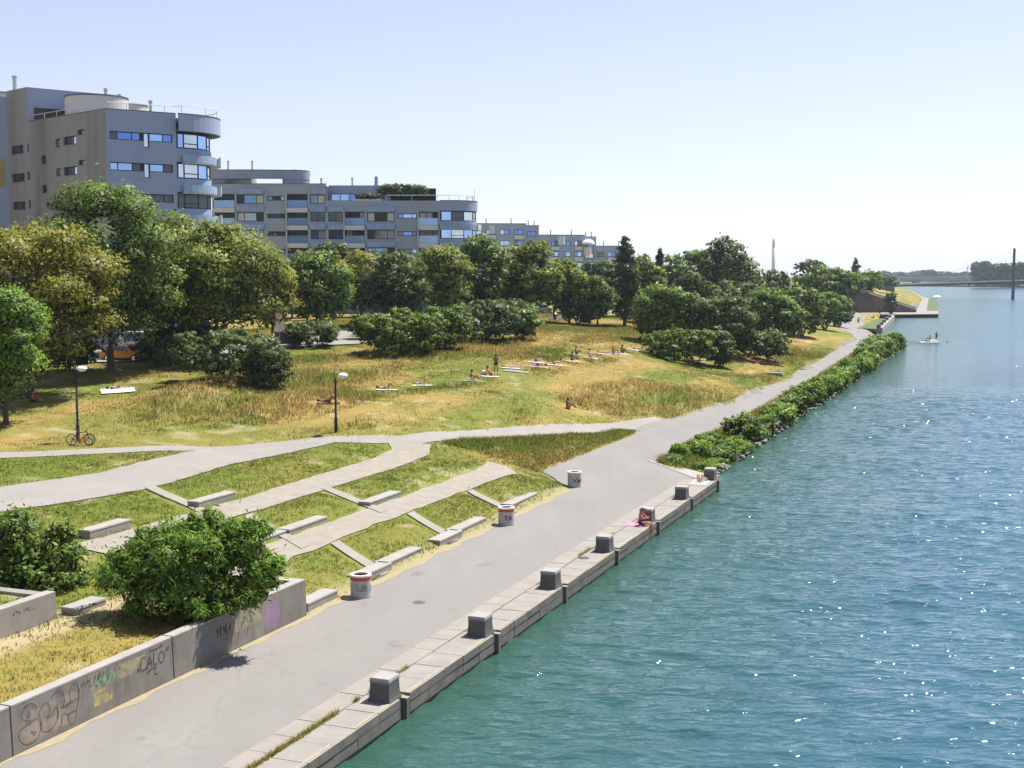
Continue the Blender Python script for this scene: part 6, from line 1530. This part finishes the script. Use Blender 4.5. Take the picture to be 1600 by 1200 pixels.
# picnic benches near the shrubs
p = at(1326, 499, .45); pt = thing('picnic_table', 'picnic table with people things at the shrub edge near the walkers', 'table', p, R(20))
MB().box(-2.2, 2.2, -.5, .5, .70, .80).build('table_top', 'cloth_white', pt); MB().box(-2.2, 2.2, -1.2, -.8, .40, .48).build('bench', 'cloth_white', pt); MB().box(-2.2, 2.2, .8, 1.2, .40, .48).build('bench', 'wood', pt)
for x in (-1.6, 1.6): MB().box(x - .08, x + .08, -1.1, 1.1, 0, .42).tube((x, -.8, 0), (x, -.2, .72), .06).tube((x, .8, 0), (x, .2, .72), .06).build('leg', 'wood', pt)

# ------------------------------------------------------------------ bridges, pylon, far bank
DBR = 690.0
a = atd(1385, 443.5, DBR + 40); b = atd(1700, 433.5, DBR - 30)
def beam(name, a, b, w, h, mat, parent=None):
    d = (b - a); s = Vector((-d.y, d.x, 0)).normalized() * w / 2; up = Vector((0, 0, h))
    rr = [[p - s - up, p + s - up, p + s, p - s] for p in (a, b)]
    return MB().rings(rr).build(name, mat, parent)
br = thing('cable_bridge', 'slender cable stayed footbridge with one dark mast in the river', 'bridge', (0, 0, 0))
beam('deck', a, b, 6, .9, 'bridge_deck', br); beam('girder', a - Vector((0, 0, .9)), b - Vector((0, 0, .9)), 4.5, .9, 'bridge_dark', br)
mp = at(1582.5, 468, -.65); mt = atd(1583.5, 388, mp.y)
MB().tube((mp.x, mp.y, -3), (mp.x, mp.y, mt.z), .85, .6, 12).build('mast', 'bridge_dark', br)
cb = MB()
for z, px_, in ((mt.z - 1.5, 1440), (mt.z - 4, 1480), (mt.z - 7, 1520), (mt.z - 2, 1690), (mt.z - 5, 1650)):
    t = (px_ - 1385) / (1700 - 1385); q = a + (b - a) * t; cb.tube((mp.x, mp.y, z), q, .06, None, 5)
cb.build('stay_cable', 'steel', br)
MB().box(-4, 4, -6, 6, -6, .0).build('abutment', 'old_wall', br, (a.x - 1, a.y, a.z - .9))
rbk = atd(1400, 433.5, 1600); rb2 = atd(1720, 431.5, 1550)
b2 = thing('road_bridge', 'far blue girder road bridge behind the cable bridge', 'bridge', (0, 0, 0))
beam('girder', rbk, rb2, 14, 3.6, 'bridge_blue', b2); beam('deck_edge', rbk + Vector((0, 0, .5)), rb2 + Vector((0, 0, .5)), 15, .6, 'bridge_deck', b2)
for t in (.1, .45, .8): q = rbk + (rb2 - rbk) * t; MB().box(-2.5, 2.5, -7, 7, -16, -4.9).build('pier', 'old_wall', b2, (q.x, q.y, q.z))
# far bank and woods
fb = [atd(1395, 448, 1500), atd(1620, 446, 1300), atd(1800, 446, 1200)]
pts_ = [Vector((v.x, v.y, 0)) for v in fb]
poly = [pts_[0], pts_[1], pts_[2], pts_[2] + Vector((2500, 2500, 0)), pts_[0] + Vector((900, 5000, 0)), pts_[0] + Vector((-100, 5000, 0))]
tag(MB().prism([(v.x, v.y) for v in poly], -2, 1.2).build('far_bank', 'lawn_far'), 'low far river bank below the woods', None, None, 'structure')
def wood(name, label, segs, seed, L, mat='leaf_far'):
    rs = np.random.RandomState(seed); co = []; lv = []; sn = []
    for (xa, xb, top, dist, n, wob) in segs:
        m = n; px_ = rs.uniform(xa, xb, m); prof = fbm(px_ / wob, px_ * 0 + seed, seed, 3); 
        base = 12 - (447 - 430) * dist / FPX
        zt_ = 12 + (430 - top) * dist / FPX; hh = (zt_ - base) * (.55 + .55 * prof); z = base + hh * rs.rand(m) ** .6
        x = (px_ - 800) / FPX * dist; y = dist + rs.uniform(0, 30, m) + (hh - (z - base)) * .5
        p = np.stack([x, y, z], -1); v = rs.normal(size=(m, 3)) + np.array([0, -.3, .5]); v /= np.linalg.norm(v, axis=1)[:, None]
        t1 = np.cross(v, rs.normal(size=(m, 3))); t1 /= np.linalg.norm(t1, axis=1)[:, None]; t2 = np.cross(v, t1)
        co.append(np.stack([p - t1 * L, p + t2 * L * .8, p + t1 * L, p - t2 * L * .8], 1).reshape(-1, 3)); lv.append(np.repeat(rs.rand(m), 4)); sn.append(np.repeat(v, 4, 0))
    tag(link(name, npmesh(name, np.concatenate(co), None, 4, mat, {'lv': ('FLOAT', np.concatenate(lv)), 'nrm': ('FLOAT_VECTOR', np.concatenate(sn))}), None), label, 'wood', None, 'stuff')
wood('near_far_wood', 'rounded wood on the far bank right of the bridge mast', [(1532, 1760, 409, 1280, 9000, 22)], 5, 2.6)
wood('distant_wood', 'distant hazy line of woods behind the bridges', [(1380, 1800, 424, 2100, 9000, 30)], 6, 4.0)
# chimney and wind turbine
def far_thing(px, top, base, dist): q = atd(px, top, dist); return Vector((q.x, dist, 0)), q.z
q, zt = far_thing(1209, 373, 425, 2400)
ch = thing('factory_chimney', 'tall slim grey chimney rising behind the trees', 'chimney', q)
MB().lathe([(3.4, 0), (2.6, zt - 16)], 20).build('shaft', 'chimney_grey', ch, smooth=True); MB().lathe([(2.6, zt - 16), (2.45, zt)], 20).build('top_band', 'chimney_red', ch, smooth=True)
q, zt = far_thing(1512, 418, 440, 3200)
wt = thing('wind_turbine', 'tiny pale wind turbine above the distant woods', 'wind turbine', q)
MB().tube((0, 0, 0), (0, 0, zt), 2.2, 1.3, 10).build('tower', 'float_white', wt); MB().box(-2, 2, -3, 3, zt - 1.5, zt + 1.5).build('nacelle', 'float_white', wt)
for k in range(3):
    an = R(100 + 120 * k); MB().tube((0, -3.5, zt), (math.cos(an) * 19, -3.5, zt + math.sin(an) * 19), 1.0, .25, 6).build('blade', 'float_white', wt)

# ------------------------------------------------------------------ summer haze
hm = bpy.data.materials.new('haze'); hm.use_nodes = True; hn = hm.node_tree; hn.nodes.remove(hn.nodes['Principled BSDF'])
pv = hn.nodes.new('ShaderNodeVolumePrincipled'); pv.inputs['Color'].default_value = (.72, .86, 1, 1); pv.inputs['Density'].default_value = .00012; pv.inputs['Anisotropy'].default_value = .3
hn.links.new(pv.outputs[0], hn.nodes['Material Output'].inputs['Volume']); MATS['haze'] = hm
tag(MB().box(-6100, 6100, -200, 9000, -4, 130).build('haze', 'haze'), 'thin summer haze over the river', None, None, 'stuff')
